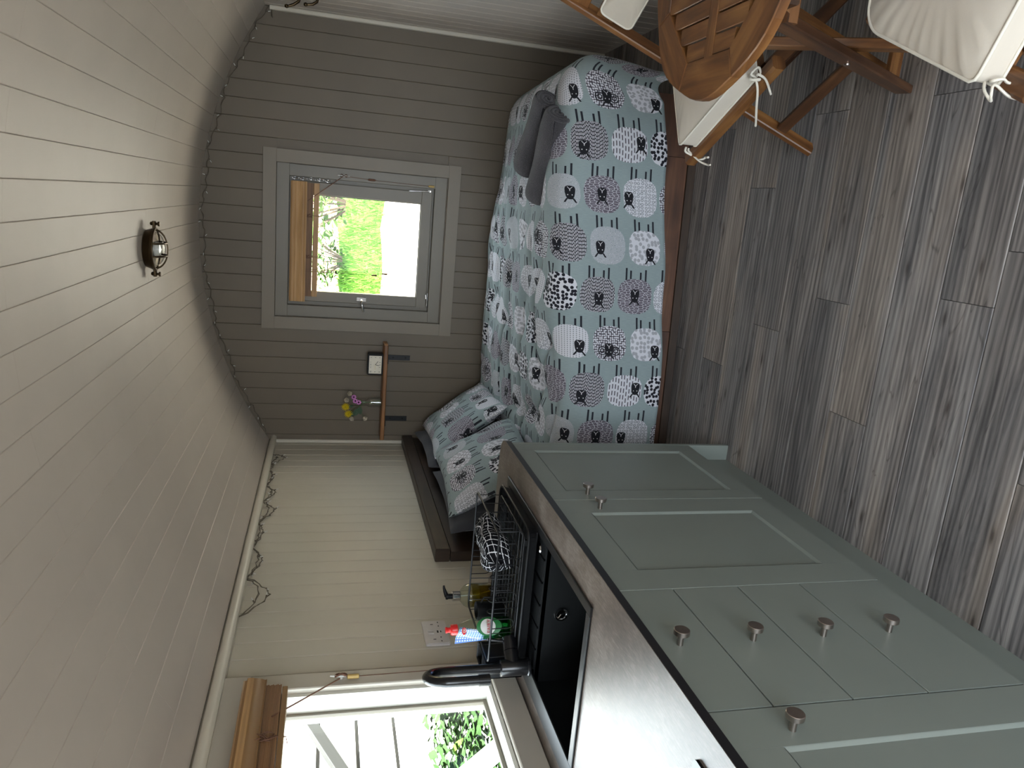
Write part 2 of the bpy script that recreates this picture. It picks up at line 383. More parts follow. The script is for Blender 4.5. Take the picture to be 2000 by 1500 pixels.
def sheep_mat():
    """printed cotton: rows of sheep on grey green, feet towards +u; uv in metres"""
    M = Mat('sheep_print_cotton', 0.8, spec=0.2); nt = M.nt
    tc = M.n('ShaderNodeTexCoord'); sp = M.n('ShaderNodeSeparateXYZ'); M.l(tc.outputs['UV'], sp.inputs[0])
    U = NX(nt, sp.outputs[0]); V = NX(nt, sp.outputs[1])
    P, Q = 0.2075, 0.172
    gi = (U/P).floor(); row = gi.mod(5.0)
    # per row sideways offset
    offs = M.n('ShaderNodeValToRGB'); cr = offs.color_ramp; cr.interpolation = 'CONSTANT'
    OFF = [0.83, 0.5, 0.03, 0.69, 0.92]
    set_ramp(cr.elements, [(k/5.0, (OFF[k],)*3+(1,)) for k in range(5)])
    M.l((row/5.0+0.1).k, offs.inputs[0])
    W = V/Q+NX(nt, offs.outputs[0])
    gj = W.floor()
    a = ((U/P).frac()-0.5)*P; b = (W.frac()-0.5)*Q
    # lookup of kind and body size per cell: 30 cells
    KIND = [[5, 8, 3, 0, 6], [7, 6, 2, 3, 1], [1, 5, 4, 8, 7], [8, 3, 2, 7, 4], [4, 1, 0, 2, 5]]
    col = gj.mod(5.0); idx = row*5.0+col
    lut = M.n('ShaderNodeValToRGB'); cr = lut.color_ramp; cr.interpolation = 'CONSTANT'
    rnd = random.Random(11)
    LUT = []
    for r in range(5):
        for c in range(5): LUT.append((KIND[r][c]/10.0, rnd.random(), rnd.random(), 1))
    set_ramp(cr.elements, [(k/25.0, LUT[k]) for k in range(25)])
    M.l((idx/25.0+0.02).k, lut.inputs[0])
    ls = M.n('ShaderNodeSeparateColor'); M.l(lut.outputs[0], ls.inputs[0])
    kind = NX(nt, ls.outputs[0])*10.0; q1 = NX(nt, ls.outputs[1]); q2 = NX(nt, ls.outputs[2])
    ra = 0.069+q1*0.011; rb = 0.075+q2*0.008
    a0 = a+0.018                                       # body sits towards -u, legs at +u
    ang = NX(nt, M.noise(tc.outputs['UV'], 60, 2))
    edge = ((a0/ra).abs().pow(2.7)+(b/rb).abs().pow(2.7))+(ang-0.5)*0.25
    body = edge.lt(1.0)
    # legs
    legs = None
    for off, le in ((-0.58, 0.042), (-0.28, 0.030), (0.30, 0.036), (0.56, 0.046)):
        lg = ((b-rb*off).abs().lt(0.0042))*(a0.gt(0.0))*(a0.lt(ra+le))
        legs = lg if legs is None else legs.max(lg)
    # head
    ha = a0-(q2-0.6)*0.05; hb = b-(q1-0.5)*0.125
    wd = 0.0195+ha*0.15
    head = ((ha/0.0275).abs().pow(3.0)+(hb/wd).abs().pow(3.0)).lt(1.0)
    ears = ((hb.abs()-0.0165+(ha+0.030)*0.7).abs().lt(0.0040))*((ha+0.031).abs().lt(0.0085))
    eyes = (((hb.abs()-0.0085).pow(2.0)+(ha+0.009).pow(2.0)).lt(0.0000048))
    mouth = (((hb.abs()-(ha-0.013).max(0.0)*1.0).abs().lt(0.0014))*(ha.gt(0.006))*(ha.lt(0.023)))
    horn_r = ((hb.abs()-0.031).pow(2.0)+(ha+0.004).pow(2.0)).sqrt()
    horn = ((horn_r-0.0175).abs().lt(0.0022)).max((horn_r-0.0085).abs().lt(0.0020))*(kind-5.0).abs().lt(0.3)
    # fills: 1 = light ink
    cb = M.n('ShaderNodeCombineXYZ'); M.l(a0.k, cb.inputs[0]); M.l(b.k, cb.inputs[1]); cb.inputs[2].default_value = 0
    mp = M.n('ShaderNodeMapping'); mp.vector_type = 'POINT'; M.l(tc.outputs['UV'], mp.inputs[0])
    def vor(scale, feat='F1', rand=1.0, sx=1.0, sy=1.0):
        m2 = M.n('ShaderNodeMapping'); m2.inputs['Scale'].default_value = (sx, sy, 1); M.l(tc.outputs['UV'], m2.inputs[0])
        x = M.n('ShaderNodeTexVoronoi', voronoi_dimensions='2D', feature=feat); x.inputs['Scale'].default_value = scale; x.inputs['Randomness'].default_value = rand
        M.l(m2.outputs[0], x.inputs['Vector']); return NX(nt, x.outputs['Distance'])
    def dashes(pu, pv, du, dv):
        r_ = (V/pv).floor(); sh = ((r_*12.9898+1.7).sin()*437.585).frac()
        return (((U/pu)+sh).frac().lt(du))*((V/pv).frac().lt(dv))
    v1 = vor(50, rand=0.7); F = {}
    F[0] = (v1*40.0).sin().gt(0.25)                                    # white rings
    F[1] = 1.0-(v1.lt(0.36))*(v1*42.0).sin().gt(-0.55)                 # spiral dots on white
    F[2] = dashes(0.0145, 0.0052, 0.72, 0.5)                           # dense dashes
    F[3] = vor(62, 'DISTANCE_TO_EDGE', 0.9, 1.9, 0.8).lt(0.055)        # net
    F[4] = 1.0-dashes(0.0085, 0.012, 0.55, 0.42)                       # rows of marks
    F[5] = vor(105, rand=0.45).lt(0.40)                                # white dots
    F[6] = 1.0-dashes(0.030, 0.0135, 0.68, 0.34)                       # dashes on white
    F[7] = 1.0-vor(58, rand=0.75).lt(0.40)                             # black spots
    v8 = vor(72, rand=0.25, sy=0.8); F[8] = 1.0-((v8-0.31).abs().lt(0.10))   # ovals
    ink = None
    for k in range(9):
        t = F[k]*((kind-float(k)).abs().lt(0.4)); ink = t if ink is None else ink+t
    darkn = None
    for k, v in ((0, 0.62), (1, 0.45), (2, 0.02), (3, 0.30), (4, 0.5), (5, 0.16), (6, 0.18), (7, 0.0), (8, 0.48)):
        t = ((kind-float(k)).abs().lt(0.4))*v; darkn = t if darkn is None else darkn+t
    wv = M.noise(tc.outputs['UV'], 420, 2); wl = M.noise(M.coord('UV', (900, 40, 1)), 1.0, 2)
    base = M.ramp(wl, [(0.3, lin(136, 151, 153)), (0.7, lin(151, 165, 166))])
    dk = M.ramp(darkn.k, [(0.0, lin(34, 34, 42)), (0.3, lin(104, 98, 108)), (0.5, lin(146, 150, 156)), (0.65, lin(128, 140, 144))])
    fill = M.mix(ink, dk, lin(212, 213, 220))
    c = M.mix(legs, base, lin(38, 40, 48)); c = M.mix(body, c, fill)
    c = M.mix(ears.max(horn), c, lin(30, 30, 36)); c = M.mix(head, c, lin(30, 30, 36)); c = M.mix((eyes.max(mouth))*head, c, lin(225, 225, 228))
    M.color(c); M.bump(wv, 0.2, 0.0006); M.b.inputs['Sheen Weight'].default_value = 0.1; return M.m
K['sheep'] = sheep_mat()

# ================================================================== the setting
W, YB = 2.4292, -5.45            # room width, wall behind the camera
AX, AZ, AR = 1.2603, 0.0539, 2.1894   # centre and radius of the vaulted ceiling
def arc(s_, dr=0.0): t = s_/AR; return (AX+(AR+dr)*sin(t), AZ+(AR+dr)*cos(t))
def arcz(x): return AZ+sqrt(AR*AR-(x-AX)**2)
# floor and its planks (laid across the hut)
floor = struct('floor')
mb('box', -0.02, W+0.02, YB, 0.05, -0.08, -0.012).obj('subfloor', K['black'], floor)
JO = {0: [1.88], 1: [0.955, 1.654], 2: [1.16], 3: [1.888], 4: [1.30], 5: [0.97], 6: [1.89], 7: [1.37], 8: [1.505], 9: [0.7, 1.9]}
rr = random.Random(3)
PI = 0.168; y = -1.524
rows = []
yy = -1.524+PI*9.0
n = 0
edges = [-1.524-PI*k for k in range(-9, 24)]
spec = {-1.524: [1.88, 0.96], -1.692: [0.962], -1.860: [1.654], -2.028: [1.162], -2.196: [1.887], -2.364: [1.305], -2.532: [0.97], -2.70: [1.889], -2.868: [1.3705], -3.036: [1.5055]}
for e in edges:
    y1, y0 = min(e, 0.0), max(e-PI, YB)
    if y1 <= y0+0.01: continue
    j = spec.get(round(e, 3))
    if round(e, 3) == -1.356: j = [0.959]
    if j is None: j = [0.5+rr.random()*1.4]
    if round(e, 3) == -1.524: j = [1.881]
    xs = [-0.01]+sorted(j)+[W+0.01]
    for a, b in zip(xs, xs[1:]):
        m = MB(); g = 0.0008; c = 0.0022; h = 0.012
        m.extr([(g, 0), (PI-g if y1-y0 > PI-.001 else y1-y0-g, 0)] + [((PI if y1-y0 > PI-.001 else y1-y0)-g, h-c), ((PI if y1-y0 > PI-.001 else y1-y0)-g-c, h), (g+c, h), (g, h-c)], (a+g, y0, -h), (0, 1, 0), (0, 0, 1), (1, 0, 0), b-a-2*g, off=rr.random()*9)
        m.obj('floor_plank', K['floor'], floor)

# vaulted ceiling of narrow boards
ceiling = struct('ceiling')
m = MB()
m.grid(lambda u, v: (arc(-1.36+u*2.72, 0.016)[0], 0.1-v*(0.1-YB), arc(-1.36+u*2.72, 0.016)[1]), 28, 1)
m.grid(lambda u, v: (arc(1.36-u*2.72, 0.05)[0], 0.1-v*(0.1-YB), arc(1.36-u*2.72, 0.05)[1]), 28, 1)
m.obj('roof_deck', K['ceil'], ceiling)
PC = 0.09565
for k in range(-14, 14):
    s0, s1 = 0.017+PC*k, 0.017+PC*(k+1)
    if s1 < -1.31 or s0 > 1.31: continue
    c = 0.0016; g = 0.0002
    prof = [arc(s0+g, 0.012), arc(s0+g, c), arc(s0+g+c, 0), arc((s0+s1)/2, 0), arc(s1-g-c, 0), arc(s1-g, c), arc(s1-g, 0.012)]
    jt = [-1.255, -3.9] if k % 2 == 0 else [-2.605]
    ys = [0.0]+[j_+rr.uniform(-.008, .008) for j_ in jt]+[YB]
    for a, b in zip(ys, ys[1:]):
        m = MB(); m.extr(prof, (0, b+.0004, 0), (1, 0, 0), (0, 0, 1), (0, 1, 0), a-b-.0008)
        m.obj('ceiling_board', K['ceil'], ceiling)

def vboard(parent, mat, axis, e0, e1, z0, z1, plane, sgn, th=0.012, g=0.0003, c=0.0034, name='wall_board'):
    """one upright tongue and groove board between e0 and e1 along axis"""
    if z1-z0 < 0.01: return
    wd = abs(e1-e0)
    prof = [(g, 0), (wd-g, 0), (wd-g, th-c), (wd-g-c, th), (g+c, th), (g, th-c)]
    m = MB()
    if axis == 'x': m.extr(prof, (min(e0, e1), plane+sgn*-th, z0), (1, 0, 0), (0, sgn, 0), (0, 0, 1), z1-z0)
    else: m.extr(prof, (plane+sgn*-th, min(e0, e1), z0), (0, 1, 0), (sgn, 0, 0), (0, 0, 1), z1-z0)
    return m.obj(name, mat, parent)
# end wall with a window opening
TX0, TX1, TZ0, TZ1 = 0.702, 1.710, 0.800, 1.908       # outside of the window casing
OX0, OX1, OZ0, OZ1 = 0.776, 1.636, 0.876, 1.836       # opening
wall_end = struct('wall_end')
m = MB()
m.box(-0.1, OX0, 0.012, 0.10, 0, 2.4, axis=2); m.box(OX1, W+0.1, 0.012, 0.10, 0, 2.4, axis=2)
m.box(OX0, OX1, 0.012, 0.10, 0, OZ0, axis=2); m.box(OX0, OX1, 0.012, 0.10, OZ1, 2.4, axis=2)
m.obj('wall_core', K['endpaint'], wall_end)
for k in range(-1, 26):
    a, b = 0.051+0.0951*k, 0.051+0.0951*(k+1)
    a, b = max(a, 0.0), min(b, W)
    if b-a < 0.005: continue
    top = min(arcz(a+0.001), arcz(b-0.001)) + 0.02
    if b > TX0+0.03 and a < TX1-0.03:
        vboard(wall_end, K['endpaint'], 'x', a, b, 0, OZ0, 0.0, -1, c=0.0022); vboard(wall_end, K['endpaint'], 'x', a, b, OZ1, top, 0.0, -1, c=0.0022)
    else: vboard(wall_end, K['endpaint'], 'x', a, b, 0, top, 0.0, -1, c=0.0022)
# left wall with the kitchen window
LY0, LY1, LZ0, LZ1 = -3.24, -2.424, 0.992, 1.735      # opening
QY0, QY1, QZ0, QZ1 = -3.31, -2.349, 0.912, 1.828      # outside of casing
wall_left = struct('wall_left')
m = MB()
m.box(-0.10, -0.012, LY1, 0.1, 0, 2.0, axis=1); m.box(-0.10, -0.012, YB, LY0, 0, 2.0, axis=1)
m.box(-0.10, -0.012, LY0, LY1, 0, LZ0, axis=1); m.box(-0.10, -0.012, LY0, LY1, LZ1, 2.0, axis=1)
m.obj('wall_core', K['cream'], wall_left)
k = 0; y1 = 0.0; y0 = -0.047
while y1 > YB:
    if not (y0 > QY0+0.02 and y1 < QY1-0.02 or (y0 < QY1-0.03 and y1 > QY0+0.03)):
        vboard(wall_left, K['cream'], 'y', max(y0, YB), y1, 0, 1.86, 0.0, 1)
    else:
        vboard(wall_left, K['cream'], 'y', y0, y1, 0, LZ0, 0.0, 1); vboard(wall_left, K['cream'], 'y', y0, y1, LZ1, 1.86, 0.0, 1)
    y1 = y0; y0 -= 0.0948
# right wall
wall_right = struct('wall_right')
mb('box', W+0.012, W+0.10, YB, 0.1, 0, 2.05, axis=1).obj('wall_core', K['ceil'], wall_right)
y1 = 0.0; y0 = -0.06
while y1 > YB:
    vboard(wall_right, K['ceil'], 'y', max(y0, YB), y1, 0, 1.92, W, -1); y1 = y0; y0 -= 0.0948
# wall behind the camera with open double doors
wall_back = struct('wall_back')
DX0, DX1, DZ1 = 0.50, 2.05, 1.98
m = MB(); m.box(-0.1, DX0, YB-0.09, YB, 0, 2.4, axis=2); m.box(DX1, W+0.1, YB-0.09, YB, 0, 2.4, axis=2); m.box(DX0, DX1, YB-0.09, YB, DZ1, 2.4, axis=2)
m.obj('wall_core', K['ceil'], wall_back)
# corner strips and coving
t1 = struct('trim_1'); t1['label'] = 'cream quarter-round strip in the left back corner'
mb('box', 0.0, 0.020, -0.016, 0.0, 0, 1.85, 0.004).obj('corner_strip', K['creamtrim'], t1)
t2 = struct('trim_2')
mb('box', W-0.022, W, -0.03, 0.0, 0, 1.88, 0.004).obj('corner_strip', K['creamtrim'], t2)
t3 = struct('trim_3')
m = MB(); prof = [(0, 0), (0.028, 0)] + [(0.028+0.016*cos(a), 0.016+0.018*sin(a)) for a in (-1.2, -.6, 0, .6, 1.2, 1.9)] + [(0, 0.052)]
m.extr(prof, (0.0, YB, 1.815), (1, 0, 0), (0, 0, 1), (0, 1, 0), -YB)
m.obj('coving', K['creamtrim'], t3, 40)
def ring(parent, name, mat, axis, a0, a1, z0, z1, wl, p0, p1, c=0.002, wr=None, wt=None, wb=None):
    """four members of a rectangular frame; axis 'x': in the end wall, 'y': in the left wall; p0..p1 = depth range"""
    wr = wr or wl; wt = wt or wl; wb = wb or wl
    B = lambda u0, u1, q0, q1: (mb('box', u0, u1, p0, p1, q0, q1, c) if axis == 'x' else mb('box', p0, p1, u0, u1, q0, q1, c)).obj(name, mat, parent)
    return [B(a0, a0+wl, z0+wb, z1-wt), B(a1-wr, a1, z0+wb, z1-wt), B(a0, a1, z1-wt, z1), B(a0, a1, z0, z0+wb)]
# --- window in the end wall
w1 = struct('window_1')
ring(w1, 'window_casing', K['trimdark'], 'x', TX0, TX1, TZ0, TZ1, 0.072, -0.020, 0.0, 0.0012)
ring(w1, 'window_stop', K['winpaint'], 'x', OX0+.03, OX1-.03, OZ0+.03, OZ1-.03, 0.085, 0.046, 0.10, 0.001, wb=0.085, wt=0.095, wr=0.11)
ring(w1, 'window_lining', K['winpaint'], 'x', OX0, OX1, OZ0, OZ1, 0.066, 0.004, 0.095, 0.002, wb=0.070, wt=0.070)
SX0, SX1, SZ0, SZ1 = 0.866, 1.548, 0.958, 1.748
sash = ring(w1, 'window_sash', K['winpaint'], 'x', SX0, SX1, SZ0, SZ1, 0.060, 0.018, 0.062, 0.003, wr=0.070, wb=0.062, wt=0.075)
mb('box', SX0+0.058, SX1-0.068, 0.040, 0.044, SZ0+0.06, SZ1-0.073).obj('window_pane', K['glass'], w1)
m = MB(); m.box(SX0+0.058, SX1-0.068, 0.032, 0.040, SZ0+0.060, SZ0+0.066); m.box(SX1-0.074, SX1-0.068, 0.032, 0.040, SZ0+.06, SZ1-.07)
m.obj('glazing_bead', K['winpaint'], w1)
m = MB(); m.box(0.882, 0.908, 0.004, 0.014, 1.318, 1.372, 0.002); m.obj('latch_plate', K['chrome'], w1)
m = MB(); m.tube([(0.893, 0.004, 1.345), (0.888, -0.014, 1.344), (0.872, -0.022, 1.342), (0.848, -0.022, 1.336), (0.826, -0.016, 1.330)], [.007, .006, .0065, .0075, .005], 10)
m.obj('latch_handle', K['chrome'], w1, 60)
m = MB(); m.tube([(1.553, 0.010, 0.975), (1.550, 0.008, 1.03), (1.546, 0.010, 1.095)], 0.0035, 8); m.box(1.549, 1.557, 0.012, 0.018, 0.968, 0.985)
m.obj('stay_bar', K['chrome'], w1, 60)
m = MB(); m.box(0.876, 0.955, 0.006, 0.016, 0.950, 0.957, 0.001); m.tube([(0.92, 0.004, 0.962), (0.945, 0.006, 0.964)], 0.004, 8)
m.obj('casement_stay', K['chrome'], w1, 60)
m = MB()
for i in range(9):
    c0 = Vector((1.560+0.0025*sin(i*2.1), -0.004, 1.738-i*0.0225)); q = []
    for j in range(10):
        t = 2*pi*j/10; q.append(c0+Vector(((0.006*cos(t) if i % 2 == 0 else 0.001*cos(t)), (0.001*cos(t) if i % 2 == 0 else 0.006*cos(t)), 0.0125*sin(t))))
    m.tube(q, 0.0014, 6, True)
m.obj('restrictor_chain', K['chrome'], w1, 60)
# --- kitchen window in the left wall
w2 = struct('window_2')
ring(w2, 'window_casing', K['casing'], 'y', QY0, QY1, QZ0, QZ1, 0.074, 0.0, 0.020, 0.003, wt=0.092, wb=0.079)
ring(w2, 'window_lining', K['white'], 'y', LY0-.006, LY1+.006, LZ0-.006, LZ1+.006, 0.018, -0.10, 0.0, 0.0003)
ring(w2, 'window_sash', K['winpaint'], 'y', LY0+.012, LY1-.012, LZ0+.012, LZ1-.012, 0.012, -0.074, -0.058, 0.002)
mb('box', -0.068, -0.064, LY0+.022, LY1-.022, LZ0+.022, LZ1-.022).obj('window_pane', K['glass'], w2)
mb('box', -0.004, 0.012, QY0+0.01, QY1-0.01, 0.9095, 0.913, 0.001).obj('sealant_bead', K['edge'], w2)
portal('end_window_portal', (1.2, 0.12, 1.35), (0, -1, 0), 0.6, 0.7)
portal('kitchen_window_portal', (-0.13, -2.83, 1.36), (1, 0, 0), 0.78, 0.72)
portal('door_portal', ((DX0+DX1)/2, YB-0.1, DZ1/2), (0, 1, 0), DX1-DX0, DZ1)

# ================================================================== bed
def lerp(tab, x):
    if x <= tab[0][0]: return tab[0][1]
    for (a, p), (b, q) in zip(tab, tab[1:]):
        if x <= b:
            t = (x-a)/(b-a); t = t*t*(3-2*t); return p+(q-p)*t
    return tab[-1][1]
bed = thing('bed', 'dark brown wooden bed frame with plank headboard along the back wall', 'bed', (1.05, -0.75, 0))
L = lambda o: (setattr(o, 'matrix_parent_inverse', Matrix.Translation((-1.05, 0.75, 0))), o)[1]
hb = L(mb('box', 0.001, 0.044, -1.595, -0.045, 0.25, 0.80, 0.003, axis=1).obj('headboard', K['headwood'], bed))
mb('box', 0.001, 0.062, -1.60, -0.04, 1.000, 1.064, 0.004, axis=1).obj('headboard_plank', K['headwood'], hb)
mb('box', 0.001, 0.047, -1.60, -0.045, 0.802, 0.997, 0.003, axis=1).obj('headboard_plank', K['headwood'], hb)
rail = lambda x, z: Vector((x, -1.497+0.070*x, z))
rl = None
for i, (a, b) in enumerate(((0.0, 1.02), (1.022, 1.776), (1.778, 2.03))):
    m = MB(); m.bar(rail(a, 0.165), rail(b, 0.165), 0.028, 0.25, c=0.002); L(m.obj('side_rail_board', K['bedwood'], bed))
m = MB(); m.bar(rail(0.0, 0.02)-Vector((0, 0.004, 0)), rail(2.03, 0.02)-Vector((0, 0.004, 0)), 0.03, 0.038, c=0.002); L(m.obj('rail_skirt', K['headwood'], bed))
m = MB(); m.bar((2.015, -1.33, 0.165), (2.015, -0.03, 0.165), 0.028, 0.25); L(m.obj('foot_rail', K['bedwood'], bed))
for x, y in ((0.06, -1.42), (1.97, -1.30), (0.06, -0.06), (1.97, -0.06)):
    L(mb('box', x-.03, x+.03, y-.03, y+.03, 0, 0.25, 0.002).obj('leg', K['bedwood'], bed))
for i in range(9):
    L(mb('box', 0.09+i*0.225, 0.17+i*0.225, -1.33, -0.03, 0.25, 0.265).obj('slat', K['bedwood'], bed))
mt = MB(); mt.box(0.07, 2.0, -1.33, -0.035, 0.268, 0.47, 0.03, axis=0)
mt = mt.obj('mattress', K['charcoal']); tag(mt, 'dark mattress on the bed frame under the sheep print duvet', 'mattress')

FRONT = [(0.2, 0.48), (0.49, 0.525), (0.87, 0.572), (1.19, 0.615), (1.47, 0.636), (1.74, 0.636), (1.95, 0.612), (2.1, 0.57)]
BACK = [(0.2, 0.55), (0.40, 0.605), (0.77, 0.635), (1.3, 0.597), (1.8, 0.563), (2.1, 0.54)]
HEM = [(0.3, 0.085), (0.8, 0.085), (1.2, 0.113), (1.74, 0.165), (2.1, 0.215)]
def bend(d, r):
    if d <= 0: return 0.0, 0.0
    if d < r*pi/2: return r*sin(d/r), r*(1-cos(d/r))
    return r, r+d-r*pi/2
def duvet_pt(p, q):
    U0, U1 = 0.27, 2.52
    u = U0+p*(U1-U0); r = 0.13; ue = 1.985
    xe = min(u, ue)
    yf = -1.502+0.070*xe-0.018; ve = -(yf+r)            # flat length before the fold
    top = lerp(FRONT, u); tot = ve + r*pi/2 + max(0.05, top-r-lerp(HEM, u))
    v = q*tot
    dv = max(0.0, v-ve); du = max(0.0, u-ue); f = min(1.0, v/ve)
    z = lerp(BACK, xe)*(1-f)+lerp(FRONT, xe)*f
    # the middle of the top is plump, folds near the pillow side
    P = Vector((u*1.6, v*1.9, 0.3)); top_w = max(0.0, 1-dv/0.12)*max(0.0, 1-du/0.12)
    z += top_w*(0.030*noise.noise(P)+0.02*sin(pi*min(1, f)))
    fold = abs(noise.noise(Vector((u*2.2+v*0.8, v*6.5-u*1.2, 1.7))))
    z -= top_w*0.030*max(0.0, 0.22-fold)/0.22*max(0.0, min(1.0, (1.75-u)/0.6))*min(1, v/.2)
    z += 0.005*noise.noise(Vector((u*11, v*13, 4)))*(0.3+top_w)+0.006*top_w*noise.noise(Vector((u*4+v*9, v*5-u*3, 6)))
    d = hypot(du, dv); out, dn = bend(d, r)
    if du > 0 and dv > 0: dn = min(dn, 0.47+0.02*sin(u*20))
    k = (1/d if d > 1e-6 else 0)
    x = xe+out*du*k+0.03*sin(min(1, du/0.4)*pi)*(1 if du > 0 else 0); yy = -min(v, ve)-out*dv*k
    z -= dn
    hang = min(1.0, max(0.0, d-0.1)/0.25)
    yy += (-0.010*hang*noise.noise(Vector((u*3.3, v*1.2, 9)))-0.006*hang*noise.noise(Vector((u*9, v*3, 2)))-0.012*sin(min(1, dv/.55)*pi))*(1 if dv > 0 else 0)
    if v < 0.15: z -= 0.03*(1-v/0.15)**2
    return (x, yy-0.03, max(z, 0.03))
def duvet_uv(p, q):
    u = 0.27+p*(2.52-0.27); xe = min(u, 1.985)
    tot = -(-1.502+0.07*xe-0.018+0.13)+0.13*pi/2+max(0.05, lerp(FRONT, u)-0.13-lerp(HEM, u))
    return (u-0.57+0.10375, (1-q)*tot)
m = MB(); m.grid(duvet_pt, 150, 130, duvet_uv)
duv = m.obj('duvet', K['sheep'], None, 180)
so = duv.modifiers.new('thick', 'SOLIDIFY'); so.thickness = 0.012; so.offset = -1
tag(duv, 'grey-green sheep print duvet spread over the bed and hanging to the rail', 'duvet')

def pillow(name, label, cat, c, X, Y, a, b, t, mat, uvo, group=None, seed=0, flange=0.0):
    c, X, Y = Vector(c), Vector(X).normalized(), Vector(Y).normalized(); Z = X.cross(Y).normalized(); Y = Z.cross(X)
    m = MB(); N = 26
    def f(sg):
        def g(p, q):
            u, v = p*2-1, q*2-1
            x = a*u*(1-0.07*(1-v*v)**1.5*abs(u)); y = b*v*(1-0.07*(1-u*u)**1.5*abs(v))
            h = t*((1-u**2)*(1-v**2))**0.42*(0.9+0.25*noise.noise(Vector((u*1.7+seed, v*1.7, sg))))
            h += 0.006*noise.noise(Vector((u*5+seed, v*5, 3+sg)))*(1-u**4)*(1-v**4)
            s_ = 0.012*noise.noise(Vector((u*2.2+seed, v*2.2, 7)))
            return c+X*x+Y*y+Z*(sg*h+s_)
        return g
    uvf = lambda p, q: (uvo[0]+(q*2-1)*b, uvo[1]+(p*2-1)*a)
    m.grid(f(1), N, N, uvf); m.grid(lambda p, q: f(-1)(1-p, q), N, N, lambda p, q: uvf(1-p, q))
    me = m.obj(name, mat, None, 180)
    tag(me, label, cat, group); return me
pillow('pillow', 'charcoal pillow standing against the headboard, nearest the window wall', 'pillow', (0.150, -0.47, 0.765), (0.04, -1, 0), (0.10, 0, -1), 0.35, 0.235, 0.058, K['charcoal'], (0, 0), 'plain dark pillows', 1)
pillow('pillow', 'charcoal pillow standing against the headboard, at the kitchen end', 'pillow', (0.145, -1.21, 0.755), (-0.02, -1, 0.02), (0.10, 0, -1), 0.36, 0.235, 0.056, K['charcoal'], (0, 0), 'plain dark pillows', 5)
pillow('pillow', 'sheep print pillow leaning back in the corner below the wall shelf', 'pillow', (0.310, -0.44, 0.772), (0.05, -1, 0.03), (0.62, 0, -0.78), 0.365, 0.235, 0.080, K['sheep'], (0.33, 0.21), 'sheep print pillows', 2)
pillow('pillow', 'sheep print pillow overlapping the other one, beside the kitchen worktop', 'pillow', (0.280, -1.12, 0.772), (-0.06, -1, 0.04), (0.50, 0, -0.86), 0.365, 0.235, 0.080, K['sheep'], (1.24, 0.64), 'sheep print pillows', 8)

def towel(label, p0, p1, r, seed):
    p0, p1 = Vector(p0), Vector(p1); d = (p1-p0).normalized(); upv = Vector((0, 0, 1)); a = d.cross(upv).normalized(); upv = a.cross(d)
    Ln = (p1-p0).length
    t = thing('rolled_towel', label, 'towel', p0, 0, 'rolled towels on the bed')
    m = MB()
    NS, NA = 26, 34
    def surf(p, q):
        ang = 2*pi*q+2.6+0.9*p; lap = 0.017*(1-q)**2       # outer layer steps down at the free edge
        w_ = 1+0.05*sin(p*7+seed)+0.03*noise.noise(Vector((p*6, cos(ang)*2, sin(ang)*2+seed)))
        e = 1-0.10*max(0, abs(p*2-1)-0.9)/0.1
        R = (r-lap*(0.6+0.4*sin(p*3+seed)))*w_*e
        return d*(p*Ln)+a*(R*cos(ang)*1.12)+upv*(R*sin(ang)*0.92)
    m.grid(surf, NS, NA, lambda p, q: (p*Ln, q*2*pi*r))
    m.obj('towel_roll', K['towel'], t, 180)
    for end, sg in ((0.0, -1), (1.0, 1)):
        m = MB(); q = []
        turns = 2.6
        for i in range(60):
            th = i/59*turns*2*pi; R = r*0.10+(r*0.86-r*0.10)*i/59
            q.append(d*(end*Ln-sg*0.006)+a*(R*cos(th)*1.12)+upv*(R*sin(th)*0.92))
        m.tube(q, [0.010]*60, 7)
        m.obj('rolled_layers', K['towel'], t, 180)
        m = MB(); m.lathe([(0.001, 0), (r*0.9, 0)], d*(end*Ln-sg*0.012), 18, a, upv, d, 1.1, 0.9); m.obj('roll_core', K['towel'], t, 180)
    return t
towel('rolled dark grey towel in front, nearer the table', (1.905, -1.345, 0.630), (1.56, -1.125, 0.630), 0.066, 0.0)
towel('rolled dark grey towel behind the front one, nearer the window', (1.970, -1.225, 0.652), (1.685, -0.99, 0.668), 0.062, 2.0)

# ================================================================== shelf, clock, vase
SZ = 1.183
sh = thing('wall_shelf', 'small dark stained wooden wall shelf with a clock and a vase of flowers on it', 'shelf', (0.357, 0, SZ))
mb('box', -0.293, 0.293, -0.142, -0.001, 0, 0.023, 0.004, axis=0).obj('shelf_board', K['shelfwood'], sh)
for x in (0.551-0.357, 0.163-0.357):
    b = mb('box', x-0.0155, x+0.0155, -0.006, -0.0005, -0.145, 0, 0.001).obj('bracket', K['blackmetal'], sh)
    mb('box', x-0.0155, x+0.0155, -0.125, -0.0005, -0.006, -0.0002, 0.001).obj('bracket_arm', K['blackmetal'], b)
    for z in (-0.042, -0.118):
        m = MB(); m.lathe([(0.0055, 0), (0.0045, 0.0025), (0.001, 0.003)], (x, -0.006, z), 10, (1, 0, 0), (0, 0, 1), (0, -1, 0)); m.obj('screw', K['black'], b, 40)
ck = thing('alarm_clock', 'small black rectangular clock with a cream face on the wall shelf', 'clock', (0.524, -0.085, SZ+0.0232), -0.05)
CW, CH = 0.130, 0.092
m = MB(); m.extr([(p[0]-CW/2, p[1]) for p in crect(CW, CH, 0.006)], (0, 0.035, 0), (1, 0, 0), (0, 0, 1), (0, -1, 0), 0.05); m.obj('case', K['black'], ck)
m = MB(); m.extr(crect(CW-0.020, CH-0.018, 0.001), (-CW/2+0.010, -0.0152, 0.009), (1, 0, 0), (0, 0, 1), (0, -1, 0), 0.0012); face = m.obj('face', K['clockface'], ck)
FC = (0, -0.0166, CH/2)
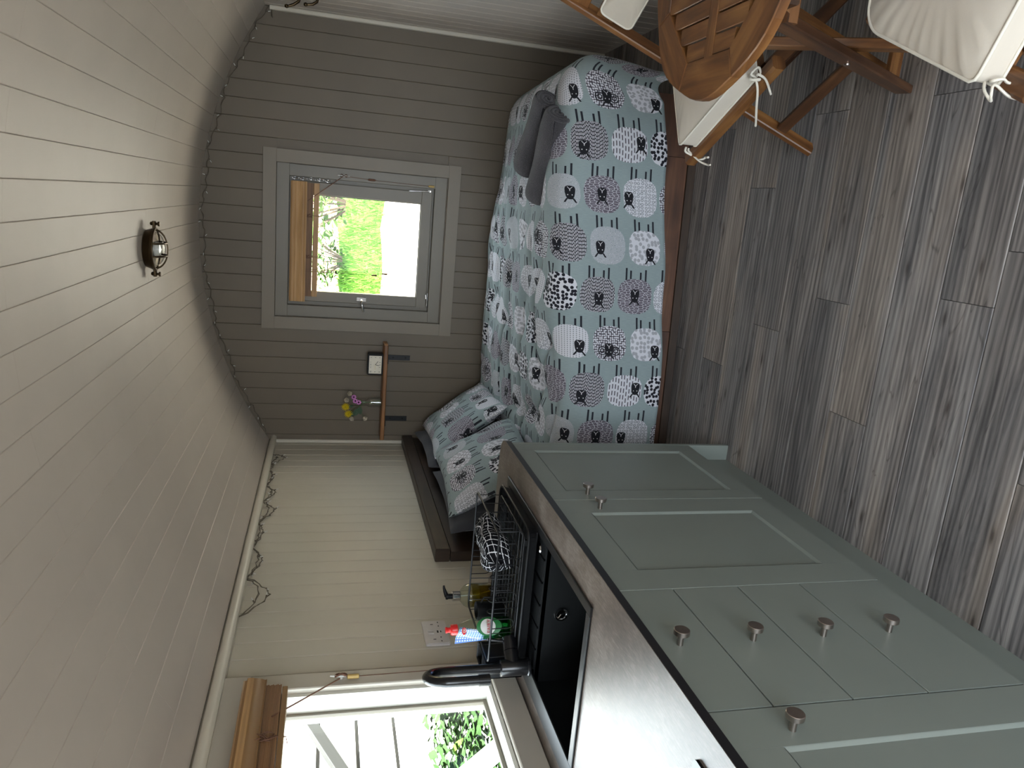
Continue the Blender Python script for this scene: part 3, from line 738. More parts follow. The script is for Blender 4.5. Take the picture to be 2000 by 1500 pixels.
def clockm(x, z, s=1.0): return frame((x, -0.0167, CH/2+z), (1, 0, 0), (0, 0, 1), (0, -1, 0))
for h in range(1, 13):
    a = h*pi/6; x, z = sin(a), cos(a); k = min(0.044/max(abs(x), 1e-6), 0.027/max(abs(z), 1e-6)); text_mesh('numeral', str(h), 0.011, K['black'], face, clockm(x*k, z*k))
m = MB(); m.bar((0, -0.0175, CH/2), (0.021, -0.0175, CH/2-0.015), 0.0024, 0.0012, (0, -1, 0), 0); m.obj('hour_hand', K['black'], ck)
m = MB(); m.bar((0, -0.0183, CH/2), (-0.004, -0.0183, CH/2-0.022), 0.0024, 0.001, (0, -1, 0), 0); m.obj('minute_hand', K['black'], ck)
m = MB(); m.bar((0, -0.019, CH/2), (-0.030, -0.019, CH/2+0.001), 0.0008, 0.0006, (0, -1, 0), 0); m.obj('alarm_hand', K['petalyellow'], ck)

VX, VY, VZ = 0.285, -0.08, SZ+0.0232
vs = thing('bud_vase', 'clear glass bud vase holding cloth flowers on the wall shelf', 'vase', (VX, VY, VZ))
pf = [(0.024, 0.0), (0.030, 0.003), (0.030, 0.062), (0.028, 0.074), (0.017, 0.088), (0.0135, 0.098), (0.0135, 0.118), (0.016, 0.121)]
m = MB(); m.lathe(pf+[(r-0.002, z) for r, z in pf[::-1][:-1]]+[(0.001, 0.006)], n=24); m.obj('glass_body', K['vaseglass'], vs, 50)
def flower(label, kind, tip, grp):
    """tip relative to the vase base, cloth flower with its stem in the vase"""
    t = thing('cloth_flower', label, 'flower', (VX, VY, VZ), 0, grp); tip = Vector(tip)
    foot = Vector((0.012*math.copysign(1, -tip.x), random.uniform(-.008, .008), 0.006)); neck = Vector((tip.x*0.10, tip.y*0.1, 0.112))
    pts = []
    for i in range(9):
        k = i/8
        pts.append(foot.lerp(neck, k/0.55) if k < 0.55 else neck.lerp(tip, (k-.55)/.45)+Vector((0, 0, 0.012*sin((k-.55)/.45*pi))))
    m = MB(); m.tube(pts, 0.0012, 6); m.obj('stem', K['stem'], t, 60)
    d = (tip-neck); d = Vector((d.x*0.5, -0.7, d.z*0.4)).normalized() if kind != 'rose' else Vector((d.x*1.3, -0.4, d.z*0.8+random.uniform(-.2, .1))).normalized(); a = d.orthogonal().normalized(); b = d.cross(a)
    if kind == 'daisy':
        for k in range(8):
            th = 2*pi*k/8; e = a*cos(th)+b*sin(th); f = d.cross(e); m = MB(); R = 0.0155
            P = lambda r_, s_, h: tip+e*r_+f*s_+d*h
            m.face([P(0.002, -.0015, 0.001), P(0.009, -.0048, 0.0035), P(R, -.002, 0.003), P(R, .002, 0.003), P(0.009, .0048, 0.0035), P(0.002, .0015, 0.001)])
            m.face([P(0.002, -.0015, 0.0), P(0.002, .0015, 0.0), P(0.009, .0048, 0.002), P(R, .002, 0.0022), P(R, -.002, 0.0022), P(0.009, -.0048, 0.002)]); m.obj('petal', K['petalpink'], t)
        m = MB(); m.lathe([(0.0055, 0.001), (0.0048, 0.0045), (0.001, 0.0062)], tip, 10, a, b, d); m.obj('flower_eye', K['flowereye'], t, 60)
    elif kind == 'mum':
        for ly, (nn, R, h) in enumerate(((16, 0.028, 0.002), (13, 0.021, 0.010), (8, 0.012, 0.015))):
            for k in range(nn):
                th = 2*pi*(k+ly*.4)/nn; e = a*cos(th)+b*sin(th); f = d.cross(e); m = MB(); P = lambda r_, s_, hh: tip+e*r_+f*s_+d*hh
                m.face([P(0.001, -.0012, 0.001), P(R*.6, -.0024, h), P(R, 0, h+0.002), P(R*.6, .0024, h)]); m.face([P(0.001, -.0012, 0), P(R*.6, .0024, h-.0012), P(R, 0, h+0.001), P(R*.6, -.0024, h-.0012)]); m.obj('petal', K['petalyellow'], t)
    else:
        for ly, (nn, R, h) in enumerate(((5, 0.0165, 0.016), (4, 0.0115, 0.020), (3, 0.006, 0.021))):
            for k in range(nn):
                th = 2*pi*(k+ly*.5)/nn; m = MB()
                def g(p, q, th=th, R=R, h=h):
                    an = th+(q-.5)*1.7; rr_ = R*(0.25+0.60*sin(p*pi*.55)+0.35*max(0, p-.7)*(R/0.0165))*(1-.18*abs(q-.5)*2*p); return tip+(a*cos(an)+b*sin(an))*rr_+d*(p*h*1.2-0.002)
                m.grid(g, 4, 5); m.obj('petal', K['petalwhite'], t, 180)
    return t
FX = lambda x, z: (x-VX, -0.012, z-VZ)
flower('white cloth bud at the top right of the vase, nearest the clock', 'rose', FX(0.340, 1.400), 'white cloth flowers')
flower('round cream cloth rose at the top middle of the bunch', 'rose', FX(0.302, 1.412), 'white cloth flowers')
flower('pink cloth daisy highest of the three', 'daisy', FX(0.318, 1.370), 'pink cloth daisies')
flower('pink cloth daisy in the middle of the three', 'daisy', FX(0.294, 1.360), 'pink cloth daisies')
flower('pink cloth daisy lowest of the three, just above the vase neck', 'daisy', FX(0.286, 1.340), 'pink cloth daisies')
flower('large yellow cloth flower at the top of the bunch', 'mum', FX(0.256, 1.415), 'yellow cloth flowers')
flower('smaller yellow cloth flower below the large one', 'mum', FX(0.212, 1.397), 'yellow cloth flowers')
flower('small white cloth bud beside the lower yellow flower', 'rose', FX(0.190, 1.374), 'white cloth flowers')
flower('cream cloth rose drooping low on the left of the vase', 'rose', FX(0.192, 1.305), 'white cloth flowers')
lf = thing('cloth_leaf', 'grey green cloth leaves at the left of the vase bunch', 'leaf', (VX, VY, VZ))
for k, (x, z, r_, s_) in enumerate(((0.226, 1.352, 0.030, 0.5), (0.215, 1.372, 0.024, 1.1), (0.235, 1.330, 0.026, -0.1), (0.262, 1.385, 0.018, 1.6))):
    m = MB(); c = Vector(FX(x, z)); e = Vector((-cos(s_), -.15, sin(s_))); f = Vector((sin(s_), 0, cos(s_)))
    for sg in (1, -1): m.face([c-e*r_, c-e*r_*.2+f*sg*r_*.55+Vector((0, -.006, 0)), c+e*r_*.5+f*sg*r_*.4+Vector((0, -.005, 0)), c+e*r_][::sg])
    m.obj('leaf', K['leaf'], lf)

# ================================================================== blinds, cleats
def ribbon_loop(pts, w=0.004, t=0.001): pass
eb = thing('window_blind', 'folded wooden slat blind at the top of the back wall window', 'blind', (1.21, 0, 1.70))
O = Vector((1.21, 0, 1.70))
pel = MB()
prof = [(0, 0)] + [(0.006+0.002*sin(i*1.9), 0.086*i/12) for i in range(13)] + [(0, 0.086)]
pel.extr([(-p[0], p[1]) for p in prof], (0.872-1.21, -0.046, 1.668-1.70), (0, 1, 0), (0, 0, 1), (1, 0, 0), 0.672); pel.obj('pelmet', K['blind'], eb)
mb('box', 0.874-1.21, 1.542-1.21, -0.044, -0.002, 0.040, 0.056, 0.002, axis=0).obj('head_rail', K['blind'], eb)
for i in range(10):
    mb('box', 0.902-1.21, 1.540-1.21, -0.036+0.0012*(i % 2), -0.006, -0.008-0.0058*i-0.0057, -0.008-0.0058*i, 0.0008, axis=0).obj('slat', K['blinddark'], eb)
mb('box', 0.902-1.21, 1.540-1.21, -0.038, -0.004, -0.098, -0.068, 0.002, axis=0).obj('bottom_rail', K['blind'], eb)
for x in (1.13, 1.36):
    m = MB(); q = []
    for i in range(30): t_ = i/29*6*pi; q.append((x-1.21+0.010*sin(t_), -0.041-0.003*cos(t_*2.3), -0.02-0.035*i/29+0.008*sin(t_*1.7)))
    m.tube(q, 0.0013, 6); m.tube([(x-1.21, -0.042, -0.05), (x-1.21, -0.041, -0.10)], 0.001, 6)
    m.tube([(x-1.21+0.006*cos(a_), -0.040, -0.105+0.008*sin(a_)) for a_ in [2*pi*j/10 for j in range(10)]], 0.0012, 6, True); m.obj('lift_cord_knot', K['cord'], eb, 60)
for x, z in ((1.047, 1.277), (1.058, 1.217)):
    m = MB(); m.tube([(x-1.21, -0.039, 0.02), (x-1.21, -0.038, -0.2), (x-1.21, -0.037, z+0.014-1.70)], 0.0009, 6); cd_ = m.obj('tilt_cord', K['cord'], eb, 60)
    m = MB(); m.lathe([(0.003, 0.018), (0.0045, 0.010), (0.0062, -0.014), (0.001, -0.0145)], (x-1.21, -0.037, z-1.70), 10); m.obj('cord_pull', K['pulldark'], cd_, 60)
m = MB(); m.tube([(1.44-1.21, -0.042, 1.665-1.7), (1.48-1.21, -0.040, 1.615-1.7), (1.590-1.21, -0.006, 1.476-1.7)], 0.0022, 6); m.obj('pull_cord', K['cord'], eb, 60)
m = MB(); m.tube([(1.594-1.21, -0.010, 1.462-1.7), (1.590-1.21, -0.004, 1.38-1.7), (1.586-1.21, -0.004, 1.30-1.7), (1.582-1.21, -0.004, 0.985-1.7)], 0.0012, 6); pc = m.obj('cord_tail', K['cord'], eb, 60)
m = MB(); m.lathe([(0.003, 0.022), (0.006, 0.018), (0.006, -0.016), (0.003, -0.02), (0.0005, -0.02)], (1.587-1.21, -0.004, 1.312-1.7), 10); m.obj('cord_joiner', K['cord'], pc, 40)
m = MB(); m.lathe([(0.003, 0.032), (0.006, 0.029), (0.0065, -0.002), (0.0005, -0.003)], (1.582-1.21, -0.004, 0.955-1.7), 10); m.obj('cord_pull', K['pullwood'], pc, 40)
def cleat(label, o, ax, nrm, n=5):
    """small clear cleat wound with brown cord; ax along the wall (vertical), nrm out of the wall"""
    o, ax, nrm = Vector(o), Vector(ax), Vector(nrm); sd_ = ax.cross(nrm); t = thing('cord_cleat', label, 'cleat', o)
    m = MB(); m.tube([ax*0.034+nrm*0.011, ax*0.016+nrm*0.008, nrm*0.007, -ax*0.016+nrm*0.008, -ax*0.034+nrm*0.011], [.002, .0035, .004, .0035, .002], 8); m.tube([nrm*0.0, nrm*0.008], .006, 8); m.obj('cleat_body', K['bulb'], t, 60)
    m = MB(); q = []
    for i in range(90):
        a_ = i/89*n*2*pi; q.append(ax*(0.019*sin(a_))+sd_*(0.0075*sin(2*a_))+nrm*(0.010+0.004*cos(a_*2+.5)+0.004*i/89))
    m.tube(q, 0.0015, 6); m.obj('wound_cord', K['cord'], t, 60); return t
cleat('clear cleat wound with brown cord on the right of the back wall window', (1.596, 0.004, 1.470), (0, 0, 1), (0, -1, 0))

kb = thing('window_blind', 'folded wooden slat blind at the top of the kitchen window', 'blind', (0.02, -2.84, 1.69))
BO = Vector((0.02, -2.84, 1.69))
kp = lambda x, y, z: (x-BO.x, y-BO.y, z-BO.z)
m = MB(); pr = []
for i in range(15): t_ = i/14; pr.append((0.078+0.010*sin(t_*pi)+(0.004 if i in (0, 14) else 0), -0.033+0.066*t_))
pr += [(p[0]-0.007, p[1]) for p in pr[::-1]]
m.extr(pr, kp(0.0, -3.26, 1.718), (1, 0, 0), (0, 0, 1), (0, 1, 0), 0.805); m.obj('pelmet', K['pelmet'], kb, 30)
m = MB(); m.box(0.001, 0.07, -0.42, 0.385, 0.03, 0.05, 0.002, axis=1); m.obj('head_rail', K['blind'], kb)
for i in range(11):
    m = MB(); m.box(0.010+0.001*(i % 3), 0.056, -0.415, 0.362+0.002*((i*7) % 3), -0.004-0.0044*i-0.0007, -0.0004-0.0044*i, 0.0005, axis=1); m.obj('slat', K['blinddark'], kb)
m = MB(); m.box(0.008, 0.058, -0.415, 0.352, -0.066, -0.051, 0.0015, axis=1); br = m.obj('bottom_rail', K['pelmet'], kb)
m = MB(); m.box(0.030, 0.052, 0.3521, 0.3527, -0.064, -0.053); m.obj('rail_sticker', K['socket'], br)
for y_ in (-2.70, -3.08):
    m = MB(); q = []
    for i in range(40): t_ = i/39*8*pi; q.append(kp(0.080+0.003*cos(t_*1.3), y_+0.016*sin(t_), 1.70-0.045*i/39+0.012*sin(t_*1.7)))
    m.tube(q, 0.0016, 6); m.tube([kp(0.079, y_, 1.66), kp(0.074, y_, 1.618), kp(0.05, y_+.004, 1.615)], 0.0016, 6); m.obj('lift_cord_knot', K['cord'], kb, 60)
m = MB(); m.tube([kp(0.079, -2.62, 1.66), kp(0.062, -2.55, 1.60), kp(0.030, -2.402, 1.472)], 0.0022, 6); m.obj('pull_cord', K['cord'], kb, 60)
m = MB(); m.tube([kp(0.032, -2.393, 1.46), kp(0.029, -2.394, 1.43), kp(0.026, -2.386, 1.22), kp(0.026, -2.380, 1.05)], 0.0013, 6); pc = m.obj('cord_tail', K['cord'], kb, 60)
m = MB(); m.lathe([(0.003, 0.020), (0.0075, 0.018), (0.0075, -0.016), (0.003, -0.018), (0.0005, -0.018)], kp(0.029, -2.394, 1.43), 12); m.obj('cord_pull', K['pullwood'], pc, 40)
cleat('clear cleat wound with brown cord beside the kitchen window blind', (0.0205, -2.388, 1.468), (0, 0, 1), (1, 0, 0), 6)

# ================================================================== lamp on the ceiling
LX, LY = 1.222, -1.27
lz = arcz(LX)
lp = thing('bulkhead_lamp', 'caged oval antique brass bulkhead lamp on the ceiling', 'lamp', (LX, LY, lz))
D3 = dict(X=(1, 0, 0), Y=(0, 1, 0), Z=(0, 0, -1))
m = MB(); m.lathe([(0.001, 0.0), (0.058, 0.0), (0.063, 0.004), (0.069, 0.026), (0.072, 0.034), (0.072, 0.040), (0.060, 0.042), (0.052, 0.040)], n=32, **D3); m.obj('lamp_base', K['bronze'], lp, 35)
m = MB(); m.lathe([(0.058, 0.039)]+[(0.058*cos(a_), 0.040+0.042*sin(a_)) for a_ in (0.2, 0.5, 0.8, 1.1, 1.35, 1.55)], n=28, **D3); m.obj('glass_dome', K['vaseglass'], lp, 60)
m = MB(); m.lathe([(0.001, 0.030), (0.022, 0.03), (0.026, 0.045), (0.022, 0.062), (0.001, 0.068)], n=16, **D3); m.obj('bulb', K['bulb'], lp, 60)
cg = MB()
for ox in (-0.022, 0.022):
    R = sqrt(0.066**2-ox*ox); cg.tube([(ox, R*cos(a_), -0.040-0.050*sin(a_)) for a_ in [pi*i/16 for i in range(17)]], 0.0032, 8)
R = 0.066; cg.tube([(R*cos(a_), 0, -0.041-0.052*sin(a_)) for a_ in [pi*i/16 for i in range(17)]], 0.0032, 8)
cg.tube([(0.070*cos(a_), 0.070*sin(a_), -0.043) for a_ in [2*pi*i/32 for i in range(32)]], 0.005, 8, True)
cg.obj('cage', K['bronze'], lp, 60)
for sg in (1, -1):
    m = MB(); m.box(sg*0.083-0.012, sg*0.083+0.012, -0.009, 0.009, -0.046, -0.032, 0.003); m.lathe([(0.004, 0.022), (0.0065, 0.026), (0.0065, 0.046), (0.0045, 0.048), (0.0045, 0.053), (0.008, 0.054), (0.008, 0.062), (0.001, 0.063)], (sg*0.086, 0, 0), 14, **D3); m.obj('lug', K['bronze'], lp, 35)

for ch in lp.children:
    ch.scale = (1.14, 1.08, 0.88)

# ================================================================== fairy lights
def fairy(label, path, nrm, every, side, seed):
    r_ = random.Random(seed); t = thing('string_lights', label, 'fairy lights', path[0]); o = Vector(path[0])
    P = [Vector(p)-o for p in path]; wm = MB()
    wm.tube(P, 0.0016, 6); wm.tube([p+Vector((r_.uniform(-.003, .003), r_.uniform(-.003, .003), r_.uniform(-.004, .004)))*1.0 for p in P], 0.0014, 6)
    bs = []
    for i in range(2, len(P)-1, every):
        d = Vector((r_.uniform(-1, 1), r_.uniform(-1, 1), r_.uniform(-1, .6))); d -= nrm*d.dot(nrm)*0.8; d = (d.normalized()+nrm*0.35).normalized()
        wm.tube([P[i], P[i]+d*0.012], 0.0028, 7); bs.append((P[i], d))
    wm.obj('wire', K['wire'], t, 60)
    for p, d in bs:
        m = MB(); m.tube([p+d*0.012, p+d*0.020, p+d*0.026], [.0022, .0022, .0012], 7); m.obj('bulb', K['bulb'], t, 60)
    return t
r_ = random.Random(5); pth = []
N = 150
for i in range(N+1):
    s_ = -1.26+2.50*i/N; x, z = arc(s_)
    sag = 0.013+0.017*abs(sin(i*0.155))+0.006*sin(i*1.3)
    pth.append((x+0.004*sin(i*1.9), -0.012-0.004*cos(i*1.1), z-sag))
pth += [(W-0.05, -0.016, 1.872), (W-0.06, -0.02, 1.866)]
fairy('wire string of tiny clear bulbs along the arch of the back wall', pth, Vector((0, -1, 0)), 5, 0, 4)
pth = []
anch = [(-0.262, 1.800), (-0.40, 1.822), (-0.52, 1.820), (-0.74, 1.818), (-0.95, 1.818), (-1.18, 1.820), (-1.44, 1.820), (-1.70, 1.818), (-1.99, 1.820)]
drop = [0.05, 0.02, 0.03, 0.05, 0.06, 0.03, 0.05, 0.095]
for i in range(len(anch)-1):
    (a, za), (b, zb) = anch[i], anch[i+1]
    for k in range(14):
        q = k/14; y_ = a+(b-a)*(q+0.06*sin(q*2*pi)); z_ = za-drop[i]*sin(pi*q)**0.8+0.004*sin(k*2.3+i); pth.append((0.010+0.008*sin(pi*q)+0.003*sin(k*1.7), y_, z_))
pth.append((0.012, -1.99, 1.820))
back = []
for i in range(len(anch)-2, -1, -1):
    (a, za), (b, zb) = anch[i+1], anch[i]
    for k in range(12):
        q = k/12; y_ = a+(b-a)*(q-0.05*sin(q*2*pi)); z_ = za-0.62*drop[i]*sin(pi*q)**1.3+0.004*sin(k*2.9+i); back.append((0.008+0.012*sin(pi*q), y_, z_))
fairy('looped wire string of tiny clear bulbs hung under the left coving', pth+back, Vector((1, 0, 0)), 5, 0, 6)

# ================================================================== coat hooks, right wall
t = thing('coat_hook', 'dark bronze double coat hook on the right wall near the back corner', 'hook', (W, -0.42, 1.68))
m = MB(); m.box(-0.006, -0.0005, -0.014, 0.014, -0.07, 0.07, 0.002); m.obj('back_plate', K['bronze'], t)
def prong(z0, pts, tip):
    m = MB(); m.tube([(-0.004, 0, z0)]+pts+[tip], [.007]*(len(pts)+1)+[.006], 12)
    m.lathe([(0.001, -0.010), (0.007, -0.008), (0.010, 0.0), (0.007, 0.008), (0.001, 0.010)], (tip[0], 0, tip[2]+0.006), 12); m.obj('hook_arm', K['bronze'], t, 60)
prong(0.035, [(-0.025, 0, 0.030), (-0.050, 0, 0.038), (-0.068, 0, 0.062)], (-0.078, 0, 0.087))
prong(-0.040, [(-0.020, 0, -0.052), (-0.040, 0, -0.048), (-0.054, 0, -0.028)], (-0.059, 0, -0.001))

# ================================================================== kitchen run along the left wall
XF = 0.671                               # door fronts
def shaker(m, y0, y1, z0, z1, fr=0.062, th=0.019, rec=0.006):
    """framed door front lying in x = XF-th .. XF, recessed panel with a bevelled edge"""
    x0, x1 = XF-th, XF
    yi0, yi1, zi0, zi1 = y0+fr, y1-fr, z0+fr, z1-fr
    m.box(x0, x1, y0, yi0, z0, z1, 0.0015, axis=2); m.box(x0, x1, yi1, y1, z0, z1, 0.0015, axis=2)
    m.box(x0, x1, yi0-0.001, yi1+0.001, z0, zi0, 0.0015, axis=1); m.box(x0, x1, yi0-0.001, yi1+0.001, zi1, z1, 0.0015, axis=1)
    m.box(x0, x1-rec, yi0-0.001, yi1+0.001, zi0-0.001, zi1+0.001)
    b = 0.006
    Q = [(yi0, zi0), (yi1, zi0), (yi1, zi1), (yi0, zi1)]; q = [(yi0+b, zi0+b), (yi1-b, zi0+b), (yi1-b, zi1-b), (yi0+b, zi1-b)]
    for k in range(4):
        k2 = (k+1) % 4
        m.face([(x1-0.0002, *Q[k]), (x1-0.0002, *Q[k2]), (x1-rec+.0002, *q[k2]), (x1-rec+.0002, *q[k])])
def knob(parent, y, z):
    m = MB(); m.lathe([(0.0065, 0.0), (0.0065, 0.022), (0.008, 0.0235), (0.0155, 0.0235), (0.0165, 0.0245), (0.0165, 0.0335), (0.0155, 0.0345), (0.001, 0.0345)], (XF, y, z), 28, (0, 1, 0), (0, 0, 1), (1, 0, 0))
    return m.obj('knob', K['nickel'], parent, 35)
ZD0, ZD1 = 0.174, 0.884
YK, G1, G2, G3, G4 = -1.979, -2.520, -3.053, -3.472, -4.01
def carcass(t, y0, y1, end_panel=False):
    m = MB(); m.box(0.02, XF-0.020, y0, y1, 0.150, 0.165, axis=1); m.box(0.02, 0.035, y0, y1, 0.165, 0.885, axis=1)
    m.box(0.02, XF-0.021, y0, y0+0.016, 0.15, 0.885, axis=2)
    if not end_panel: m.box(0.02, XF-0.021, y1-0.016, y1, 0.15, 0.885, axis=2)
    return m.obj('carcass', K['sage'], t)
c1 = thing('base_cabinet', 'sage green sink cabinet with two framed doors at the bed end of the kitchen', 'cabinet', (0, 0, 0))
carcass(c1, G2+0.001, YK-0.019, True)
mb('box', 0.012, XF, YK-0.018, YK, 0.0, 0.8885, 0.001, axis=2).obj('end_panel', K['sage'], c1)
m = MB(); shaker(m, G1+0.0013, YK-0.020, ZD0, ZD1, 0.072); d1 = m.obj('door', K['sage'], c1); knob(d1, -2.475, 0.753)
m = MB(); shaker(m, G2+0.0015, G1-0.0013, ZD0, ZD1, 0.095); d2 = m.obj('door', K['sage'], c1); knob(d2, -2.586, 0.753)
c2 = thing('base_cabinet', 'sage green cabinet of four plain drawers', 'cabinet', (0, 0, 0))
carcass(c2, G3+0.001, G2-0.001)
dz = [ZD1, 0.7422, 0.5738, 0.4046, ZD0]
for a, b, kz in zip(dz, dz[1:], (0.830, 0.662, 0.493, 0.326)):
    d = mb('box', XF-0.019, XF, G3+0.0015, G2-0.0015, b+0.0015, a-0.0015, 0.0012, axis=1).obj('drawer', K['sage'], c2); knob(d, -3.27, kz)
c3 = thing('base_cabinet', 'sage green cabinet with a framed door nearest the camera, past the drawers', 'cabinet', (0, 0, 0))
carcass(c3, G4+0.001, G3-0.001)
m = MB(); shaker(m, G4+0.0015, G3-0.0015, ZD0, ZD1, 0.098); d = m.obj('door', K['sage'], c3); knob(d, -3.534, 0.746)
c4 = thing('base_cabinet', 'sage green cabinet beside the camera, at the near end of the kitchen run', 'cabinet', (0, 0, 0))
carcass(c4, -4.55, G4-0.001)
m = MB(); shaker(m, -4.548, G4-0.0015, ZD0, ZD1, 0.098); d = m.obj('door', K['sage'], c4); knob(d, -4.08, 0.746)
pl = mb('box', 0.598, 0.613, -4.55, YK-0.019, 0.0, 0.1485, 0.0, axis=1).obj('kickboard', K['sage']); tag(pl, 'sage green kickboard under the kitchen cabinets', 'kickboard')
# worktop with the cut-out for the sink
SKX0, SKX1, SKY0, SKY1 = 0.085, 0.592, -2.990, -2.130
WX1 = 0.690; WT = 0.910; YE = YK+0.026
wt = thing('worktop', 'dark slate effect laminate worktop along the kitchen cabinets', 'worktop', (0, 0, 0))
m = MB()
def rnd_end(y):                     # far end with a rounded front corner
    return [(0.0025, y), (0.55, y), (0.62, y-0.004), (0.66, y-0.016), (0.682, y-0.04), (WX1, y-0.075)]
def slab(z0, z1, x1off, mat, name):
    m = MB(); far = [(min(x, WX1+x1off) , yv+x1off) for x, yv in rnd_end(YE)]
    poly = [(0.0025, SKY1)] + far + [(WX1+x1off, SKY1)]
    m.extr([(p[0], p[1]) for p in poly], (0, 0, z0), (1, 0, 0), (0, 1, 0), (0, 0, 1), z1-z0)
    m.box(0.0025, SKX0, SKY0, SKY1, z0, z1, axis=1); m.box(SKX1, WX1+x1off, SKY0, SKY1, z0, z1, axis=1)
    m.box(0.0025, WX1+x1off, -4.60, SKY0, z0, z1, axis=1)
    return m.obj(name, mat, wt)
slab(0.8895, 0.9085, 0.0, K['edge'], 'black_core')
slab(0.9085, 0.9100, -0.0003, K['worktop'], 'laminate_top')
# sink: drainer at the far side, bowl at the near side
sk = thing('kitchen_sink', 'black composite sink with a grooved drainer set into the worktop', 'sink', (0, 0, 0))
m = MB(); rz = 0.916; rimw = 0.022
m.box(SKX0-0.004, SKX0+0.060, SKY0-.004, SKY1+.004, 0.9102, rz, 0.0015, axis=1); m.box(SKX1-rimw, SKX1+0.004, SKY0-.004, SKY1+.004, 0.9102, rz, 0.0015, axis=1)
m.box(SKX0+.06, SKX1-rimw, SKY0-.004, SKY0+rimw, 0.9102, rz, 0.0015, axis=0); m.box(SKX0+.06, SKX1-rimw, SKY1-rimw, SKY1+.004, 0.9102, rz, 0.0015, axis=0)
m.obj('rim', K['sink'], sk)
bx0, bx1, by0, by1 = SKX0+0.012, SKX1-rimw+0.004, SKY0+rimw-0.004, -2.578
bz = 0.715
m = MB()
m.box(bx0-.006, bx0, by0, by1, bz, 0.9101); m.box(bx1, bx1+.006, by0, by1, bz, 0.9101); m.box(bx0-.006, bx1+.006, by0-.006, by0, bz, 0.9101); m.box(bx0-.006, bx1+.006, by1, by1+0.006, bz, 0.896)
m.box(bx0-.006, bx1+.006, by0-.006, by1+.006, bz-0.006, bz); m.obj('bowl', K['sink'], sk)
m = MB(); m.box(SKX0+0.008, SKX1-rimw+.002, by1+0.0, SKY1-rimw+.002, 0.884, 0.8995, 0.0)
for i in range(6): m.box(SKX0+0.055+i*0.074, SKX0+0.055+i*0.074+0.066, by1+0.001, SKY1-0.05, 0.8995, 0.9035, 0.001, axis=1)
m.obj('drainer', K['sink'], sk)
m = MB(); m.lathe([(0.019, 0), (0.021, 0.003), (0.0155, 0.0042), (0.014, 0.001)], (0.325, by1-0.0001, 0.832), 22, (1, 0, 0), (0, 0, 1), (0, -1, 0))
for a_ in (0.5, 2.6, 4.7): m.bar((0.325, by1-.002, 0.832), (0.325+0.015*cos(a_), by1-.002, 0.832+0.015*sin(a_)), 0.003, 0.002, (0, -1, 0), 0)
m.obj('overflow_ring', K['chrome'], sk, 40)
m = MB(); m.lathe([(0.001, 0.0042), (0.0155, 0.004), (0.0185, 0.0)], (0.517, -2.519, 0.9035), 22); m.obj('knob_cap', K['chrome'], sk, 40)
m = MB(); m.lathe([(0.040, 0.0), (0.044, 0.003), (0.034, 0.004), (0.001, 0.002)], (0.33, -2.78, bz), 24); m.obj('waste', K['chrome'], sk, 40)
# mixer tap
tp = thing('mixer_tap', 'black swan neck mixer tap with a side lever beside the kitchen window', 'tap', (0.150, -2.575, rz))
m = MB(); m.lathe([(0.029, 0.0), (0.029, 0.006), (0.0245, 0.008), (0.0245, 0.088), (0.0235, 0.090), (0.0165, 0.092)], n=28); m.obj('tap_body', K['blackgloss'], tp, 35)
sdv = Vector((0.38, -0.92, 0)).normalized(); q = [Vector((0, 0, 0.085)), Vector((0, 0, 0.16)), Vector((0, 0, 0.235))]
Rr = 0.062
for i in range(1, 15): a_ = pi*i/14; q.append(Vector((0, 0, 0.262))+sdv*(Rr*(1-cos(a_)))+Vector((0, 0, Rr*0.92*sin(a_))))
q += [sdv*(2*Rr)+Vector((0, 0, 0.225)), sdv*(2*Rr)+Vector((0, 0, 0.18))]
m = MB(); m.tube(q, [0.0155]*3+[0.015]*14+[0.0145, 0.0145], 18); m.obj('spout', K['blackgloss'], tp, 60)
m = MB(); m.lathe([(0.0162, 0.0), (0.0165, 0.032), (0.012, 0.033)], tuple(sdv*(2*Rr)+Vector((0, 0, 0.150))), 20); m.obj('spout_outlet', K['blackgloss'], tp, 35)
hd = Vector((0.62, 0.78, 0)).normalized(); m = MB()
m.tube([hd*0.0+Vector((0, 0, 0.050)), hd*0.050+Vector((0, 0, 0.050))], 0.0225, 24); lv = m.obj('lever_stem', K['blackgloss'], tp, 40)
m = MB(); m.tube([hd*0.052+Vector((0, 0, 0.050)), hd*0.092+Vector((0, 0, 0.050))], 0.0225, 24); m.tube([hd*0.08+Vector((0, 0, 0.05)), hd*0.083+Vector((0, 0, 0.085)), hd*0.09+Vector((0, 0, 0.12))], 0.0045, 10); m.obj('lever', K['blackgloss'], tp, 40)
hb_ = thing('hob', 'black glass hob corner on the worktop beside the camera', 'hob', (0.36, -3.78, 0.9103))
m = MB(); rc = 0.012; P = []
for cx_, cy_, a0 in ((0.26-rc, 0.265-rc, 0), (-0.245+rc, 0.265-rc, pi/2), (-0.245+rc, -0.265+rc, pi), (0.26-rc, -0.265+rc, 3*pi/2)):
    for i in range(6): a_ = a0+pi/2*i/5; P.append((cx_+rc*cos(a_), cy_+rc*sin(a_)))
m.extr(P, (0, 0, 0), (1, 0, 0), (0, 1, 0), (0, 0, 1), 0.006); m.obj('glass_plate', K['hob'], hb_)
for x_, y_, R_ in ((-0.1, 0.12, .085), (0.1, -0.1, .1)):
    m = MB(); m.tube([(x_+R_*cos(2*pi*i/40), y_+R_*sin(2*pi*i/40), 0.0061) for i in range(40)], 0.0006, 4, True); m.obj('cooking_ring', K['socket'], hb_)

